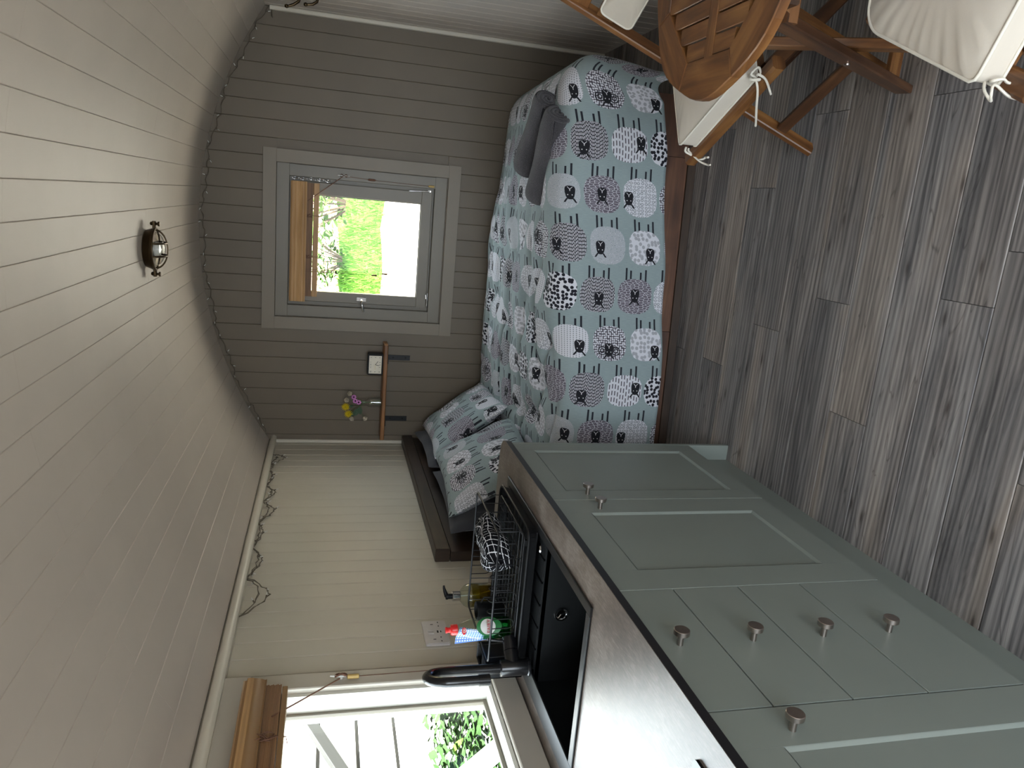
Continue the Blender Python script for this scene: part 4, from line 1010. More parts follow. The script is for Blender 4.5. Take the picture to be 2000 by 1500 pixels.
# dish rack with its tray
RX0, RX1, RY0, RY1 = 0.135, 0.562, -2.525, -2.180
tr = thing('drip_tray', 'black plastic drip tray under the wire dish rack', 'tray', (0, 0, 0))
m = MB(); T0, T1, T2, T3 = RX0-.012, RX1+0.010, RY0-0.006, RY1+0.022
m.box(T0, T1, T2, T3, 0.9165, 0.9195)
def rr_path(x0, x1, y0, y1, z, r, n=5):
    P = []
    for cx_, cy_, a0 in ((x1-r, y1-r, 0), (x0+r, y1-r, pi/2), (x0+r, y0+r, pi), (x1-r, y0+r, 3*pi/2)):
        for i in range(n): a_ = a0+pi/2*i/(n-1); P.append((cx_+r*cos(a_), cy_+r*sin(a_), z))
    return P
lo = rr_path(T0, T1, T2, T3, 0.9165, 0.03); hi = rr_path(T0-.008, T1+.008, T2-.008, T3+.008, 0.944, 0.036)
for k in range(len(lo)):
    k2 = (k+1) % len(lo); m.face([lo[k], lo[k2], hi[k2], hi[k]])
m.tube(rr_path(T0-.008, T1+.008, T2-.008, T3+.008, 0.944, 0.036), 0.0045, 8, True)
for i in range(9): m.box(T0+.02, T1-.02, T2+0.03+i*0.036, T2+0.034+i*0.036, 0.9195, 0.9215)
m.obj('tray_shell', K['black'], tr, 50)
rk = thing('dish_rack', 'black wire dish rack on the sink drainer', 'dish rack', (0, 0, 0))
ZB, ZT = 0.952, 1.032
m = MB(); m.tube(rr_path(RX0, RX1, RY0, RY1, ZT, 0.02), 0.0033, 8, True); m.obj('top_rim', K['blackmetal'], rk, 60)
m = MB(); m.tube(rr_path(RX0+.01, RX1-.008, RY0+.008, RY1-.008, ZB, 0.02), 0.0026, 8, True); m.obj('lower_rim', K['blackmetal'], rk, 60)
m = MB()
for i in range(9):
    y_ = RY0+0.03+i*0.0355; m.tube([(RX1, y_, ZT), (RX1-.002, y_, ZB+.01), (RX1-.012, y_, ZB), (RX0+.012, y_, ZB), (RX0+.002, y_, ZB+.01), (RX0, y_, ZT)] if i % 2 == 0 else [(RX1-.005, y_, ZB+.0), (RX0+.005, y_, ZB)], 0.0014, 6)
for i in range(15):
    x_ = RX0+0.02+i*0.0275
    if i % 3 == 0: m.tube([(x_, RY1, ZT), (x_, RY1-.004, ZB+.006), (x_, RY1-.014, ZB-0.002), (x_, RY0+.014, ZB-.002), (x_, RY0+.004, ZB+.006), (x_, RY0, ZT)], 0.0014, 6)
    else: m.tube([(x_, RY1-.008, ZB-.002), (x_, RY0+.008, ZB-.002)], 0.0013, 6)
m.obj('cross_wires', K['blackmetal'], rk, 60)
for i in range(9):
    x_ = RX0+0.07+i*0.040; m = MB(); q = [(x_, RY0+0.10, ZB)]
    for j in range(9): a_ = pi*j/8; q.append((x_, RY0+0.10+0.013-0.013*cos(a_), ZB+0.055+0.013*sin(a_)))
    q.append((x_, RY0+0.126, ZB)); m.tube(q, 0.0016, 6); m.obj('plate_loop', K['blackmetal'], rk, 60)
for yv in (RY0, RY1):
    for x_ in (0.27, 0.36, 0.45):
        q = [(x_-.016, yv, ZT)]
        for j in range(9): a_ = pi*j/8; q.append((x_-.016*cos(a_), yv, ZB+0.028-0.016*sin(a_)))
        q.append((x_+.016, yv, ZT)); m = MB(); m.tube(q, 0.0016, 6); m.obj('side_loop', K['blackmetal'], rk, 60)
for x_, y_ in ((RX0+.03, RY0+.01), (RX1-.03, RY0+.01), (RX0+.03, RY1-.01), (RX1-.03, RY1-.01)):
    m = MB(); m.box(x_-.01, x_+.01, y_-.004, y_+.004, 0.921, ZB, 0.001); m.obj('foot', K['black'], rk)
hold = thing('cutlery_holder', 'black plastic slotted cutlery holder at the back end of the dish rack', 'cutlery holder', (0.0, 0, 0))
m = MB(); X0_, X1_, Y0_, Y1_ = 0.072, 0.128, -2.515, -2.395
for a_ in ((X0_, X0_+.003, Y0_, Y1_), (X1_-.003, X1_, Y0_, Y1_), (X0_, X1_, Y0_, Y0_+.003), (X0_, X1_, Y1_-.003, Y1_)): m.box(*a_, 0.918, 1.035)
m.box(X0_, X1_, -2.458, -2.455, 0.918, 1.035); m.box(X0_, X1_, Y0_, Y1_, 0.9165, 0.919); m.obj('holder_walls', K['black'], hold)
m = MB(); m.tube(rr_path(X0_-.002, X1_+.002, Y0_-.002, Y1_+.002, 1.036, 0.006), 0.0028, 8, True); m.obj('holder_rim', K['black'], hold, 60)
cu_ = thing('cutlery_cup', 'small black cup standing in the dish rack between the soap and the green bottle', 'cup', (0.215, -2.352, ZB+0.0022))
m = MB(); m.lathe([(0.001, 0.002), (0.022, 0.0), (0.024, 0.002), (0.029, 0.088), (0.0275, 0.089), (0.0225, 0.005), (0.001, 0.004)], n=24, sx=1.0, sy=1.1); m.obj('cup_wall', K['black'], cu_, 50)
m = MB(); m.tube([(0.027, 0, 0.075), (0.046, 0, 0.066), (0.046, 0, 0.028), (0.025, 0, 0.02)], 0.0032, 8); m.obj('cup_handle', K['black'], cu_, 60)
# tea towel folded over the plate loops
tt = MB(); TB = Vector((0.462, -2.325, ZB+0.004))
def tea(p, q):
    ang = 2*pi*q; u = p*2-1
    prof = (1-abs(u)**3.2)**0.35
    hx = (0.062*cos(ang)*(1+0.15*sin(ang*2+u*2)))*prof; hz = (0.047+0.038*sin(ang)*(1+0.12*cos(ang*3+u*3)))
    if hz < 0.014: hz = 0.014+0.2*(hz-0.014)
    hz = hz*(0.62+0.38*prof)*(1.12-0.18*u)
    return TB+Vector((hx-0.03*u*u+0.008*sin(u*7+ang), u*0.135+0.008*sin(ang*2), hz+0.008*noise.noise(Vector((u*4, cos(ang)*2, sin(ang)*2)))))
tt.grid(tea, 34, 40, lambda p, q: (p*0.30, q*0.30)); to = tt.obj('tea_towel', K['teatowel'], None, 180)
tag(to, 'black tea towel with white check bundled in the dish rack', 'tea towel')
# soap dispenser
so_ = thing('soap_dispenser', 'clear pump bottle of amber hand soap behind the dish rack', 'soap bottle', (0.123, -2.098, 0.9105))
bp = [(0.036, 0.0), (0.042, 0.003), (0.0435, 0.010), (0.0435, 0.098), (0.041, 0.112), (0.034, 0.124), (0.022, 0.134), (0.0155, 0.138)]
m = MB(); m.lathe(bp, n=28); m.obj('bottle', K['bottleglass'], so_, 50)
m = MB(); m.lathe([(0.001, 0.004), (0.0405, 0.004), (0.0415, 0.01), (0.0415, 0.098), (0.001, 0.0985)], n=28); m.obj('liquid', K['soapliquid'], so_, 50)
m = MB(); m.lathe([(0.0165, 0.137), (0.0175, 0.138), (0.0175, 0.163), (0.0155, 0.165), (0.001, 0.165)], n=24); m.obj('collar', K['chrome'], so_, 35)
m = MB(); m.lathe([(0.0095, 0.165), (0.0095, 0.180), (0.011, 0.181), (0.011, 0.188), (0.001, 0.190)], n=18); m.tube([(0, 0, 0.185), (0.016, .006, 0.191), (0.028, .010, 0.195), (0.037, 0.013, 0.196)], [.0075, .0065, .0045, .003], 10); m.obj('pump', K['black'], so_, 50)
m = MB(); m.tube([(0, 0, 0.138), (0.003, 0, 0.07), (0.02, 0, 0.01)], 0.0025, 8); m.obj('dip_tube', K['bulb'], so_, 60)
m = MB(); cdir = Vector((0.50, -0.866, 0)); cs = Vector((0.866, 0.5, 0))
def lab(r, a0, a1, z0, z1, sx=1, sy=1, X=cs, Y=cdir, n=14):
    g = MB(); g.grid(lambda p, q: X*(r*sx*sin(a0+(a1-a0)*p))+Y*(r*sy*cos(a0+(a1-a0)*p))+Vector((0, 0, z0+(z1-z0)*q)), n, 2); return g
lab(0.0438, -0.8, 0.8, 0.018, 0.072).obj('label', clear('clear_label', (0.55, 0.47, 0.16, 1), 0.03, 0.2), so_, 180)
# washing-up liquid
fy = thing('dish_soap_bottle', 'green washing-up liquid bottle with a red cap in the dish rack', 'bottle', (0.218, -2.462, ZB+0.0022))
fd = Vector((0.55, -0.835, 0)).normalized(); fs = Vector((0.835, 0.55, 0)).normalized()
fp = [(0.024, 0.0), (0.031, 0.004), (0.034, 0.012), (0.0345, 0.07), (0.034, 0.10), (0.030, 0.125), (0.024, 0.146), (0.017, 0.163), (0.012, 0.170)]
m = MB(); m.lathe(fp, n=28, X=fs, Y=fd, sx=1.0, sy=0.62); m.obj('bottle', K['bottleglass'], fy, 60)
m = MB(); m.lathe([(0.001, 0.003)]+[(r-0.0016, max(z, .003)) for r, z in fp[:4]]+[(0.0325, 0.088), (0.001, 0.0885)], n=28, X=fs, Y=fd, sx=1.0, sy=0.62); m.obj('liquid', K['greenliquid'], fy, 60)
m = MB(); m.lathe([(0.0125, 0.168), (0.0165, 0.170), (0.0170, 0.186), (0.015, 0.190), (0.0085, 0.191), (0.0075, 0.198), (0.0095, 0.203), (0.0095, 0.206), (0.001, 0.207)], n=22); m.obj('cap', K['red'], fy, 35)
def onb(a, z, r=0.0345, sy=0.62, e=0.0006): return fs*(r*sin(a))+fd*(r*sy*cos(a)+e)+Vector((0, 0, z))
m = MB()
def oval(cx_, cz_, rx, rz, e, n=30, rad=0.0345):
    g = MB(); i0 = [g.addv(onb(math.asin(max(-.97, min(.97, cx_/rad))), cz_, rad, e=e))]
    for i in range(n):
        a_ = 2*pi*i/n; g.addv(onb(math.asin(max(-.97, min(.97, (cx_+rx*cos(a_))/rad))), cz_+rz*sin(a_), rad, e=e))
    for i in range(n): g.addf((0, 1+i, 1+(i+1) % n))
    return g
lb = oval(0.004, 0.072, 0.0285, 0.040, 0.0008).obj('label', K['green'], fy, 180)
oval(0.004, 0.076, 0.0235, 0.024, 0.0012).obj('label_oval', K['labelwhite'], lb, 180)
FM = frame(onb(0.02, 0.073, e=0.0022)+fs*0.004, fs, (0, 0, 1), fd); text_mesh('lettering', 'FAIRY', 0.0155, K['redprint'], lb, FM)
oval(-0.006, 0.150, 0.011, 0.0075, 0.0010, 24, 0.0225).obj('small_label', K['red'], fy, 180)
text_mesh('lettering', '2X', 0.0105, K['labelwhite'], fy, frame(fs*-0.006+fd*(0.0225*.62+0.0014)+Vector((0, 0, 0.150)), fs, (0, 0, 1), fd))
# cleaning cloth over the rack end
m = MB(); bc = Vector((0.165, -2.425, 0.992))
m.grid(lambda p, q: bc+Vector((1, 0, 0))*((p-.5)*0.062*(0.35+0.65*q)+0.010*q)+Vector((0, 1, 0))*(0.008*sin(p*6)*q)+Vector((0, 0, q*0.128-0.012*p*q)), 10, 12, lambda p, q: (p*0.07, q*0.14))
bc_ = m.obj('cleaning_cloth', K['bluecloth'], None, 180); sm = bc_.modifiers.new('t', 'SOLIDIFY'); sm.thickness = 0.003; tag(bc_, 'blue checked cleaning cloth tucked behind the red capped bottle', 'cloth')
# double socket with usb ports
sx = thing('wall_socket', 'white double wall socket with usb ports above the dish rack', 'socket', (0.0008, -2.141, 1.134))
PW, PH = 0.148, 0.086
m = MB(); m.extr([(p[0]-PW/2, p[1]-PH/2) for p in crect(PW, PH, 0.004)], (0, 0, 0), (0, -1, 0), (0, 0, 1), (1, 0, 0), 0.007)
m.extr([(p[0]-PW/2+.004, p[1]-PH/2+.004) for p in crect(PW-.008, PH-.008, 0.003)], (0.007, 0, 0), (0, -1, 0), (0, 0, 1), (1, 0, 0), 0.002); plate = m.obj('faceplate', K['socket'], sx)
m = MB()
for s_ in (-1, 1):
    o_ = s_*0.047
    m.box(0.009, 0.0095, o_-.0017, o_+.0017, 0.004, 0.014); 
    for q_ in (-.0115, .0115): m.box(0.009, 0.0095, o_+q_-.0032, o_+q_+.0032, -0.016, -0.0125)
m.obj('socket_hole', K['black'], plate)
for s_ in (-1, 1): mb('box', 0.009, 0.0125, s_*0.009-.0065, s_*0.009+.0065, 0.008, 0.028, 0.001).obj('switch', K['socket'], plate)
m = MB(); m.box(0.009, 0.0095, -0.007, 0.007, -0.010, -0.0045); m.box(0.009, 0.0095, -0.005, 0.005, -0.020, -0.0165); m.obj('usb_port', K['black'], plate)

# ================================================================== table and chairs
tb = thing('folding_table', 'octagonal slatted acacia folding table against the right wall', 'table', (2.108, -2.835, 0))
TZ = 0.735; th = 0.022; ap, ri = 0.314, 0.238
def octp(apo, k): r_ = apo/cos(pi/8); a_ = pi/8+k*pi/4; return Vector((r_*cos(a_), r_*sin(a_), 0))
for k in range(8):
    # frame member between corner k and k+1: straight inner edge, bowed outer edge, mitred ends
    i0, i1 = octp(ri, k), octp(ri, k+1); outer = []
    for j in range(9):
        a_ = pi/8+k*pi/4+pi/4*j/8; Rc = 0.3305-0.0165*cos((a_ % (pi/4))/(pi/4)*2*pi)*-1*0.25-0.004
        outer.append(Vector((Rc*cos(a_), Rc*sin(a_), 0)))
    i0s, i1s = i0.lerp(i1, 0.002), i1.lerp(i0, 0.002); poly = [i0s, *[p for p in outer], i1s]
    m = MB(); lx = (i1-i0).normalized(); ly = Vector((0, 0, 1)).cross(lx)*-1
    top = [p+Vector((0, 0, TZ)) for p in poly]; mid_ = (i0+i1)/2
    topi = [p+Vector((0, 0, TZ-0.003)) for p in poly]; bot = [p+Vector((0, 0, TZ-th)) for p in poly]
    ins = [p.lerp(Vector((mid_.x*1.15, mid_.y*1.15, 0)), 0.03)+Vector((0, 0, TZ)) for p in poly]
    uvf = lambda p: ((p.dot(lx)), p.dot(ly))
    n_ = len(poly)
    m.face(ins[::-1] if (ins[1]-ins[0]).cross(ins[2]-ins[0]).z < 0 else ins, None); m.uv[-1] = [uvf(Vector(m.v[q_])) for q_ in m.f[-1]]
    for a_, b_ in ((ins, topi), (topi, bot)):
        for j in range(n_):
            j2 = (j+1) % n_; m.face([a_[j], b_[j], b_[j2], a_[j2]], [uvf(a_[j]), (uvf(b_[j])[0], uvf(b_[j])[1]+.02), (uvf(b_[j2])[0], uvf(b_[j2])[1]+.02), uvf(a_[j2])])
    m.face(bot); m.obj('frame_member', K['acacia'], tb)
def octspan(x): # half extent in y of the inner octagon at x
    t_ = ri*math.tan(pi/8); return ri if abs(x) <= t_ else ri-(abs(x)-t_)
for i in range(11):
    x0, x1 = -ri+0.002+i*0.0434, -ri+0.002+i*0.0434+0.0395; e = min(octspan(x0), octspan(x1))
    e = max(e, 0.02)
    for s_ in (-1, 1):
        m = MB(); ya, yb = 0.020, e+0.010
        m.box(x0, x1, min(s_*ya, s_*yb), max(s_*ya, s_*yb), TZ-0.017, TZ-0.0025, 0.0015, axis=1); m.obj('slat', K['acacia'], tb)
m = MB(); m.box(-ri-0.006, ri+0.006, -0.019, 0.019, TZ-0.018, TZ-0.0015, 0.0015, axis=0); m.obj('centre_batten', K['acacia'], tb)
for x in (-0.165, 0.165):
    m = MB(); m.box(x-0.0125, x+0.0125, -0.245, 0.245, TZ-th-0.036, TZ-th-0.0005, 0.003, axis=1); m.obj('under_rail', K['acaciadark'], tb)
for x, o_ in ((-0.192, 0.0), (0.192, 0.0)):
    s_ = 1 if x < 0 else -1
    m = MB(); m.bar((x, 0.238, 0.012), (x, -0.196, TZ-th-0.020), 0.022, 0.046, (0, 1, 0), 0.003); m.obj('leg', K['acaciadark'], tb)
    m = MB(); m.bar((x+s_*0.0255, -0.238, 0.012), (x+s_*0.0255, 0.196, TZ-th-0.020), 0.022, 0.046, (0, 1, 0), 0.003); m.obj('leg', K['acacia'], tb)
for y_, x_, z_ in ((-0.20, 0.20, TZ-th-0.045), (0.215, 0.185, 0.075), (-0.215, 0.165, 0.075)):
    m = MB(); m.bar((-x_, y_, z_), (x_, y_, z_), 0.022, 0.034, c=0.003); m.obj('cross_bar', K['acacia'], tb)
m = MB(); m.lathe([(0.008, 0), (0.0075, 0.003), (0.001, 0.004)], (-0.2035, 0.02, 0.36), 12, (0, 1, 0), (0, 0, 1), (-1, 0, 0)); m.obj('pivot_bolt', K['nickel'], tb, 40)

def chair(label, loc, facing, cat='chair'):
    """slatted folding chair; local +x = sideways, -y = forward"""
    t = thing('folding_chair', label, cat, loc, facing, 'folding chairs at the table'); Wd = 0.190; ST = 0.425
    PY = lambda z: -0.155+0.54*z
    for s_ in (-1, 1):
        m = MB(); m.bar((s_*(Wd-0.0), PY(0), 0.0), (s_*(Wd-0.0), PY(0.95), 0.95), 0.021, 0.042, (0, 1, 0), 0.003); m.obj('back_post', K['acacia'], t)
        m = MB(); m.bar((s_*(Wd-0.025), 0.235, 0.0), (s_*(Wd-0.025), -0.165, ST-0.03), 0.021, 0.040, (0, 1, 0), 0.003); m.obj('leg', K['acaciadark'], t)
        m = MB(); m.bar((s_*(Wd-0.052), -0.205, ST-0.020), (s_*(Wd-0.052), 0.165, ST-0.020), 0.022, 0.036, c=0.004); m.obj('seat_rail', K['acacia'], t)
    for i in range(7):
        m = MB(); y_ = -0.175+i*0.055; m.box(-Wd+0.026, Wd-0.026, y_, y_+0.047, ST-0.0015, ST+0.0125, 0.002, axis=0); m.obj('seat_slat', K['acacia'], t)
    m = MB(); m.box(-Wd-0.055, Wd+0.055, -0.226, -0.186, ST-0.026, ST+0.012, 0.007, axis=0); m.obj('front_rail', K['acacia'], t)
    for z_ in (0.71, 0.79, 0.87):
        y_ = PY(z_); m = MB(); m.bar((-Wd+0.011, y_, z_), (Wd-0.011, y_, z_), 0.018, 0.058, (0, 0.42, 0.9), 0.002); m.obj('back_slat', K['acacia'], t)
    for y_, z_, w_ in ((PY(0.11), 0.11, Wd-0.011), (0.185, 0.055, Wd-0.036)):
        m = MB(); m.bar((-w_, y_, z_), (w_, y_, z_), 0.020, 0.036, (0, 0.42, 0.9), 0.003); m.obj('stretcher', K['acaciadark'], t)
    for s_ in (-1, 1):
        m = MB(); m.lathe([(0.0085, 0), (0.008, 0.003), (0.001, 0.0045)], (s_*(Wd+0.0105), PY(0.40), 0.40), 12, (0, 1, 0), (0, 0, 1), (s_, 0, 0)); m.obj('bolt', K['nickel'], t, 40)
    return t
def pad(name, label, M, w_, d_, th_, front_round=0.02, back_round=0.07, gather=0.003, seed=0):
    """box cushion; local xy plane, +z up; corners at -y sharp (ties there), at +y round"""
    t = thing(name, label, 'cushion'); t.matrix_world = M
    def outline(n=72, g=0.0):
        P = []
        for cx_, cy_, r_, a0 in ((w_/2-back_round, d_/2-back_round, back_round, 0), (-w_/2+back_round, d_/2-back_round, back_round, pi/2), (-w_/2+front_round, -d_/2+front_round, front_round, pi), (w_/2-front_round, -d_/2+front_round, front_round, 3*pi/2)):
            for i in range(9): a_ = a0+pi/2*i/8; P.append(Vector((cx_+r_*cos(a_), cy_+r_*sin(a_), 0)))
        Q = []                                     # resample evenly
        tot = sum((P[(i+1) % len(P)]-P[i]).length for i in range(len(P))); step = tot/n; acc = 0; i = 0; cur = P[0]; 
        dist = 0; k = 0; seg = 0
        for k in range(n):
            target = k*step
            while dist+(P[(seg+1) % len(P)]-P[seg % len(P)]).length < target: dist += (P[(seg+1) % len(P)]-P[seg % len(P)]).length; seg += 1
            a_, b_ = P[seg % len(P)], P[(seg+1) % len(P)]; L_ = (b_-a_).length; Q.append(a_.lerp(b_, (target-dist)/L_ if L_ > 0 else 0))
        return Q
    N = 120; O_ = outline(N); m = MB(); R_ = 14
    def ring_pts(s_, z): return [Vector((p.x*s_, p.y*s_, z)) for p in O_]
    def hz(p, s_):
        pk = gather*(sin(atan2(p.y, p.x)*34+seed)+0.6*sin(atan2(p.y, p.x)*61+seed*2))*(max(0, s_-0.5)/0.5)**1.5*(1 if abs(p.x) > w_*0.36*s_ or p.y > 0 else 0.15)
        return th_*0.5+0.020*(1-s_**3)+pk+0.004*noise.noise(Vector((p.x*9, p.y*9, seed)))
    rings = []
    levels = [(s_/R_, 1) for s_ in range(1, R_+1)]
    for sg in (1, -1):
        i0 = len(m.v); cidx = m.addv((0, 0, sg*(th_*.5+.02)))
        prev = None
        for s_, _ in levels:
            cur = [m.addv((p.x*s_, p.y*s_, sg*hz(p*s_, s_) if s_ < 1 else sg*th_*.5)) for p in O_]
            for k in range(N):
                k2 = (k+1) % N
                if prev is None: idx = (cidx, cur[k], cur[k2])
                else: idx = (prev[k], cur[k], cur[k2], prev[k2])
                if sg < 0: idx = idx[::-1]
                m.addf(idx, [(m.v[q_][0], m.v[q_][1]) for q_ in idx])
            prev = cur
        rings.append(prev)
    for k in range(N):
        k2 = (k+1) % N; idx = (rings[0][k2], rings[0][k], rings[1][k], rings[1][k2]); m.addf(idx, [(k2/N, .1), (k/N, .1), (k/N, 0), (k2/N, 0)])
    m.obj('cushion_cover', K['cushion'], t, 50)
    for sg in (1, -1):
        m = MB(); m.tube([Vector((p.x*1.004, p.y*1.004, sg*th_*.5)) for p in O_], 0.0032, 7, True); m.obj('piping', K['piping'], t, 60)
    return t
def tie(t, pts, w_=0.008, name='tie'):
    m = MB(); P = [Vector(p) for p in pts]; n_ = 10*(len(P)-1); q = []
    for i in range(n_+1):                          # catmull-rom
        k = min(i/n_*(len(P)-1), len(P)-1-1e-6); j = int(k); f = k-j
        p0, p1, p2, p3 = P[max(j-1, 0)], P[j], P[j+1], P[min(j+2, len(P)-1)]
        q.append(0.5*((2*p1)+(p2-p0)*f+(2*p0-5*p1+4*p2-p3)*f*f+(3*p1-p0-3*p2+p3)*f**3))
    m.tube(q, w_*0.36, 6); 
    # flatten the tube into a tape
    o = m.obj(name, K['piping'], t, 60); return o
# chair in the corner beyond the table, facing the kitchen
fA = Vector((-0.885, -0.466)); angA = atan2(fA.y, fA.x)+pi/2
CA = Vector((2.000, -2.300, 0))
chA = chair('acacia folding chair behind the table, between bed and right wall', CA, angA)
PYA = lambda z: -0.155+0.54*z
MA = Matrix.Translation(CA) @ Matrix.Rotation(angA, 4, 'Z')
pA = pad('seat_cushion', 'cream seat cushion on the chair between the table and the bed', MA @ Matrix.Translation((0, -0.020, 0.4375+0.027)), 0.357, 0.37, 0.050, 0.014, 0.06, 0.0015, 1)
MC = MA @ Matrix.Translation((0.070, PYA(0.697)-0.040, 0.697)) @ Matrix.Rotation(atan2(0.95, 0.54*0.95), 4, 'X')
pC = pad('back_cushion', 'narrow cream back cushion on the chair behind the table', MC, 0.38, 0.110, 0.036, 0.02, 0.02, 0.002, 5)
fB = Vector((-0.903, 0.43)); angB = atan2(fB.y, fB.x)+pi/2
CB = Vector((2.055, -3.275, 0))
chB = chair('acacia folding chair at the near side of the table, closest to the camera', CB, angB)
angP = atan2(-0.903, -0.43)+pi/2
pB = pad('seat_cushion', 'cream seat cushion on the chair nearest the camera', Matrix.Translation(CB+Vector((-0.024, 0.012, 0.4375+0.027))) @ Matrix.Rotation(angP, 4, 'Z'), 0.385, 0.375, 0.050, 0.014, 0.075, 0.0026, 3)
# cotton tapes of the cushions
tie(pA, [(0.180, -0.183, 0.0), (0.196, -0.190, -0.02), (0.215, -0.185, -0.005), (0.205, -0.20, 0.012), (0.19, -0.20, -0.01), (0.165, -0.215, -0.03), (0.11, -0.228, -0.06), (0.04, -0.236, -0.10)], 0.009)
tie(pA, [(0.196, -0.196, -0.012), (0.212, -0.204, -0.004), (0.205, -0.212, -0.03), (0.165, -0.222, -0.07)], 0.009)
tie(pA, [(0.184, -0.185, 0.0), (0.190, -0.205, 0.004), (0.204, -0.212, -0.012), (0.192, -0.206, -0.016)], 0.010)
tie(pA, [(-0.183, -0.183, 0.0), (-0.196, -0.19, -0.004), (-0.203, -0.196, -0.03), (-0.205, -0.205, -0.062), (-0.200, -0.20, -0.075), (-0.180, -0.212, -0.072)], 0.010)
tie(pA, [(-0.186, -0.186, -0.01), (-0.205, -0.180, -0.02), (-0.190, -0.222, -0.045), (-0.170, -0.245, -0.06), (-0.145, -0.26, -0.055)], 0.008)
tie(pB, [(-0.186, -0.180, 0.0), (-0.200, -0.19, 0.0), (-0.212, -0.205, -0.01), (-0.200, -0.22, 0.01), (-0.185, -0.21, 0.004), (-0.2, -0.215, -0.04), (-0.192, -0.22, -0.10)], 0.007)
tie(pB, [(-0.186, -0.184, -0.008), (-0.182, -0.200, 0.004), (-0.175, -0.207, -0.008), (-0.18, -0.205, -0.03), (-0.170, -0.215, -0.08)], 0.007)

# ================================================================== outside
def ground_mat(name, a, b, c, sc=9):
    M = Mat(name, 0.95, spec=0.1); v = M.coord('Object'); n1 = M.noise(v, sc, 6, 0.7); M.color(M.ramp(n1, [(0.3, lin(*a)), (0.5, lin(*b)), (0.7, lin(*c))])); M.bump(n1, 0.6, 0.03); return M.m
gm = ground_mat('lawn_soil', (34, 58, 18), (60, 86, 32), (92, 110, 56)); gr = ground_mat('pale_gravel', (176, 168, 156), (206, 198, 186), (226, 220, 208), 30); ea = ground_mat('dry_earth', (130, 92, 62), (176, 146, 118), (206, 186, 166), 7)
g0 = mb('box', -9, 10, -16, 0.9, -0.62, -0.5).obj('ground', ground_mat('trodden_grass', (88, 89, 86), (104, 104, 101), (120, 119, 115), 6)); g0['kind'] = 'structure'
def bank(name, y0, z0, y1, z1, mat):
    m = MB(); m.grid(lambda p, q: (-7+14*p, y0+(y1-y0)*q+0.12*noise.noise(Vector((p*9, q*2, 1)))*(0 < q < 1), z0+(z1-z0)*q+0.05*noise.noise(Vector((p*30, q*4, 5)))), 60, 8)
    o = m.obj(name, mat, None, 180); o['kind'] = 'structure'; return o
bank('gravel_bank', 0.9, -0.55, 3.7, 0.98, gr); bank('grass_bank', 3.68, 0.96, 4.8, 1.42, gm); bank('earth_bank', 4.75, 1.40, 10, 3.4, ea)
def blades(name, label, cat, n, fn, h, mat, seed):
    r_ = random.Random(seed); m = MB()
    for i in range(n):
        p = Vector(fn(r_)); a_ = r_.uniform(0, 2*pi); hh = h*r_.uniform(.5, 1.3); s_ = Vector((cos(a_), sin(a_), 0))*0.006; l_ = Vector((r_.uniform(-.5, .5), r_.uniform(-.5, .3), 1))*hh
        m.face([p-s_, p+s_, p+l_*.6+s_*.6+Vector((0, 0, 0)), p+l_]); 
    o = m.obj(name, mat); o['kind'] = 'stuff'; return tag(o, label, cat)
blades('grass', 'bright green grass on the bank outside the back wall window', 'grass', 9000, lambda r: (r.uniform(-2.2, 2.6), *(lambda t: (3.66+1.15*t, 0.95+0.46*t))(r.random())), 0.10, K['grass'], 1)
blades('weeds', 'sparse pale weeds on the dry earth above the grass bank', 'weeds', 1500, lambda r: (r.uniform(-2.2, 2.6), *(lambda t: (4.8+2.2*t, 1.42+0.82*t))(r.random())), 0.07, K['tree'], 2)
def leafmesh(name, mat, L_=0.05, W_=0.032):
    m = MB(); k = 0.25
    for s_ in (1, -1):
        m.face([(0, 0, 0), (s_*W_*.5, L_*.35, k*W_*.5), (s_*W_*.38, L_*.7, k*W_*.4), (0, L_, 0)][::s_])
    me = m.obj(name, mat); d = me.data; bpy.data.objects.remove(me); return d
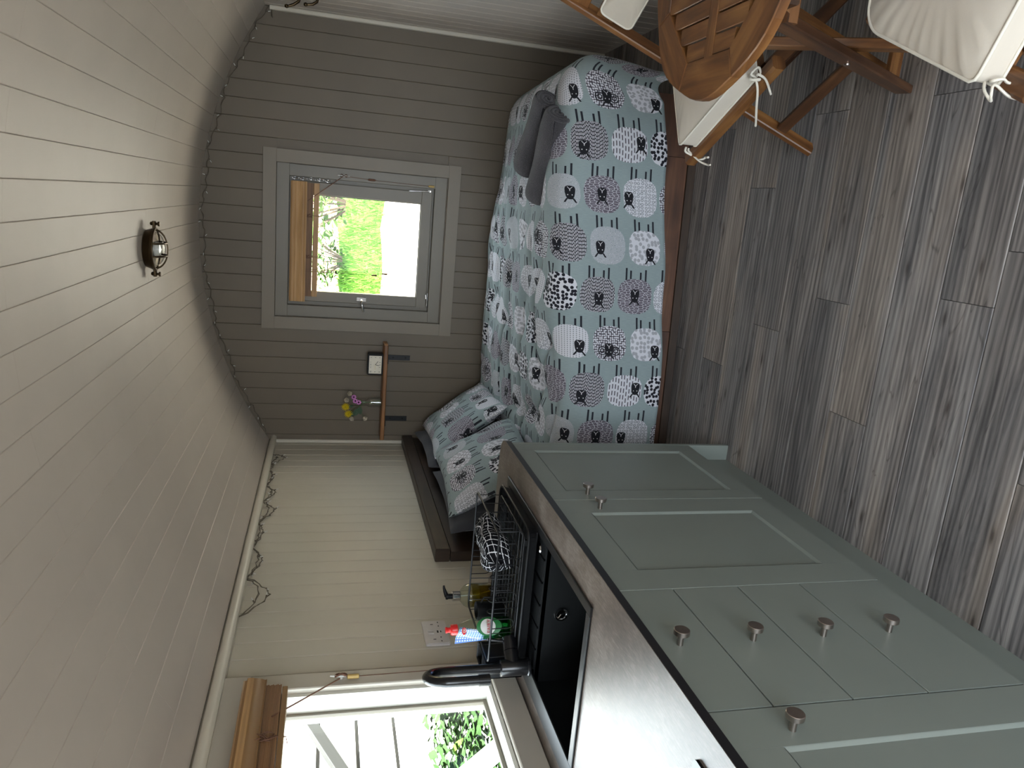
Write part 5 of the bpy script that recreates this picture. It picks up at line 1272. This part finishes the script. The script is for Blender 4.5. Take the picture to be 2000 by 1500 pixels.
def shrub(name, label, c, R, n_parts, n_stuff, mats, L_, seed, group=None):
    # twigs, separately built outer leaves, and a joined mass of inner leaves
    r_ = random.Random(seed); c = Vector(c); R = Vector(R); t = thing(name, label, 'shrub', c, 0, group)
    m = MB()
    for i in range(16):
        d = Vector((r_.uniform(-1, 1)*R.x, r_.uniform(-1, 1)*R.y, r_.uniform(-.2, 1)*R.z)); b = Vector((d.x*.2, d.y*.4, -R.z)); m.tube([b, b.lerp(d, .5)+Vector((0, 0, .03)), d], [.009, .006, .003], 5)
    m.obj('stems', K['bark'], t, 60)
    protos = [leafmesh('leaf', mm, L_, L_*.68) for mm in mats]
    def place():
        while True:
            d = Vector((r_.uniform(-1, 1), r_.uniform(-1, 1), r_.uniform(-1, 1)))
            if .55 < d.length < 1 or (d.length < .55 and r_.random() < .15): break
        return Vector((d.x*R.x, d.y*R.y, d.z*R.z)), d
    for i in range(n_parts):
        p, d = place()
        if d.x < 0 and R.x < R.y: p.x = -p.x
        o = bpy.data.objects.new('leaf', r_.choice(protos)); C.objects.link(o); o.parent = t; o.location = p
        o.rotation_euler = (r_.uniform(-1.2, .4), r_.uniform(-.9, .9), r_.uniform(0, 6.28)); s_ = r_.uniform(.6, 1.5); o.scale = (s_,)*3
    m = MB()
    for i in range(n_stuff):
        p, d = place(); a_ = r_.uniform(0, 6.28); e = Vector((cos(a_), sin(a_), r_.uniform(-.7, .5))).normalized(); f = e.cross(Vector((r_.uniform(-.4, .4), r_.uniform(-.4, .4), 1))).normalized(); l_ = L_*r_.uniform(.6, 1.4); up_ = e.cross(f)
        for s_ in (1, -1): m.face([p, p+e*l_*.35+f*s_*l_*.34+up_*l_*.08, p+e*l_*.7+f*s_*l_*.26+up_*l_*.06, p+e*l_][::s_])
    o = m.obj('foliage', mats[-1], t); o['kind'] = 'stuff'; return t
shrub('leafy_shrub', 'green leafy shrub under the pale fence outside the kitchen window', (-1.28, -1.15, 0.50), (0.26, 1.25, 0.47), 230, 5200, [K['ivy'], K['ivydark']], 0.062, 21)
hs = shrub('hanging_shrub', 'long leafed branch hanging at the top right outside the back wall window', (1.42, 1.75, 1.62), (0.34, 0.25, 0.20), 60, 90, [K['tree'], K['ivy']], 0.085, 5)
m = MB(); m.tube([(0.9, 0.75, -1.36), (0.75, 0.6, -0.7), (0.4, 0.3, -0.2), (0.05, 0.05, 0.02)], [.03, .025, .016, .008], 7); m.obj('trunk', K['bark'], hs, 60)
shrub('bank_shrub', 'low shrub with dull leaves on the left of the bank outside the back wall window', (0.72, 4.55, 1.58), (0.30, 0.2, 0.20), 40, 160, [K['ivydark'], K['tree']], 0.07, 9)
fe = thing('board_fence', 'sunlit pale board fence outside the kitchen window', 'fence', (-1.6, -1.2, 0))
for i in range(5):
    z0 = 0.868+0.2205*i; mb('box', -0.012, 0.012, -1.9, 2.2, z0, z0+0.199, 0.002, axis=1).obj('board', K['fence'], fe)
for y_ in (-1.7, 0.0, 1.9): mb('box', -0.09, -0.0125, y_-.04, y_+.04, -0.5, 1.95).obj('post', K['darkpost'], fe)
mb('box', -0.022, -0.0121, -1.9, 2.2, 0.87, 1.95).obj('gap_dark_sheet', K['darkpost'], fe)  # dark sheet added so the gaps between the boards look dark
rf = thing('slanting_post', 'dark green slanting post in front of the pale fence', 'post', (-1.5, -0.55, 1.6))
m = MB(); m.bar((0, 0.35, 0.16), (0, -0.95, -0.40), 0.05, 0.062, (0, -.4, .9), 0.002); m.obj('timber', K['darkpost'], rf)
m = MB(); m.lathe([(0.010, 0), (0.008, 0.004), (0.001, 0.005)], (0.0255, 0.05, 0.03), 10, (0, 1, 0), (0, 0, 1), (1, 0, 0)); m.obj('bolt_head', K['nickel'], rf, 40)
bz_ = thing('diagonal_brace', 'white diagonal board crossing the shrub outside the kitchen window', 'board', (-0.86, -1.8, 0.82))
m = MB(); m.bar((0, -0.55, 0.66), (0, 0.55, -0.66), 0.022, 0.095, (0, .77, .64), 0.002); m.obj('board', K['metalpost'], bz_)
m = MB(); m.box(-0.03, 0.03, 0.52, 0.60, -1.32, -0.58, 0.002); m.obj('stake', K['metalpost'], bz_)
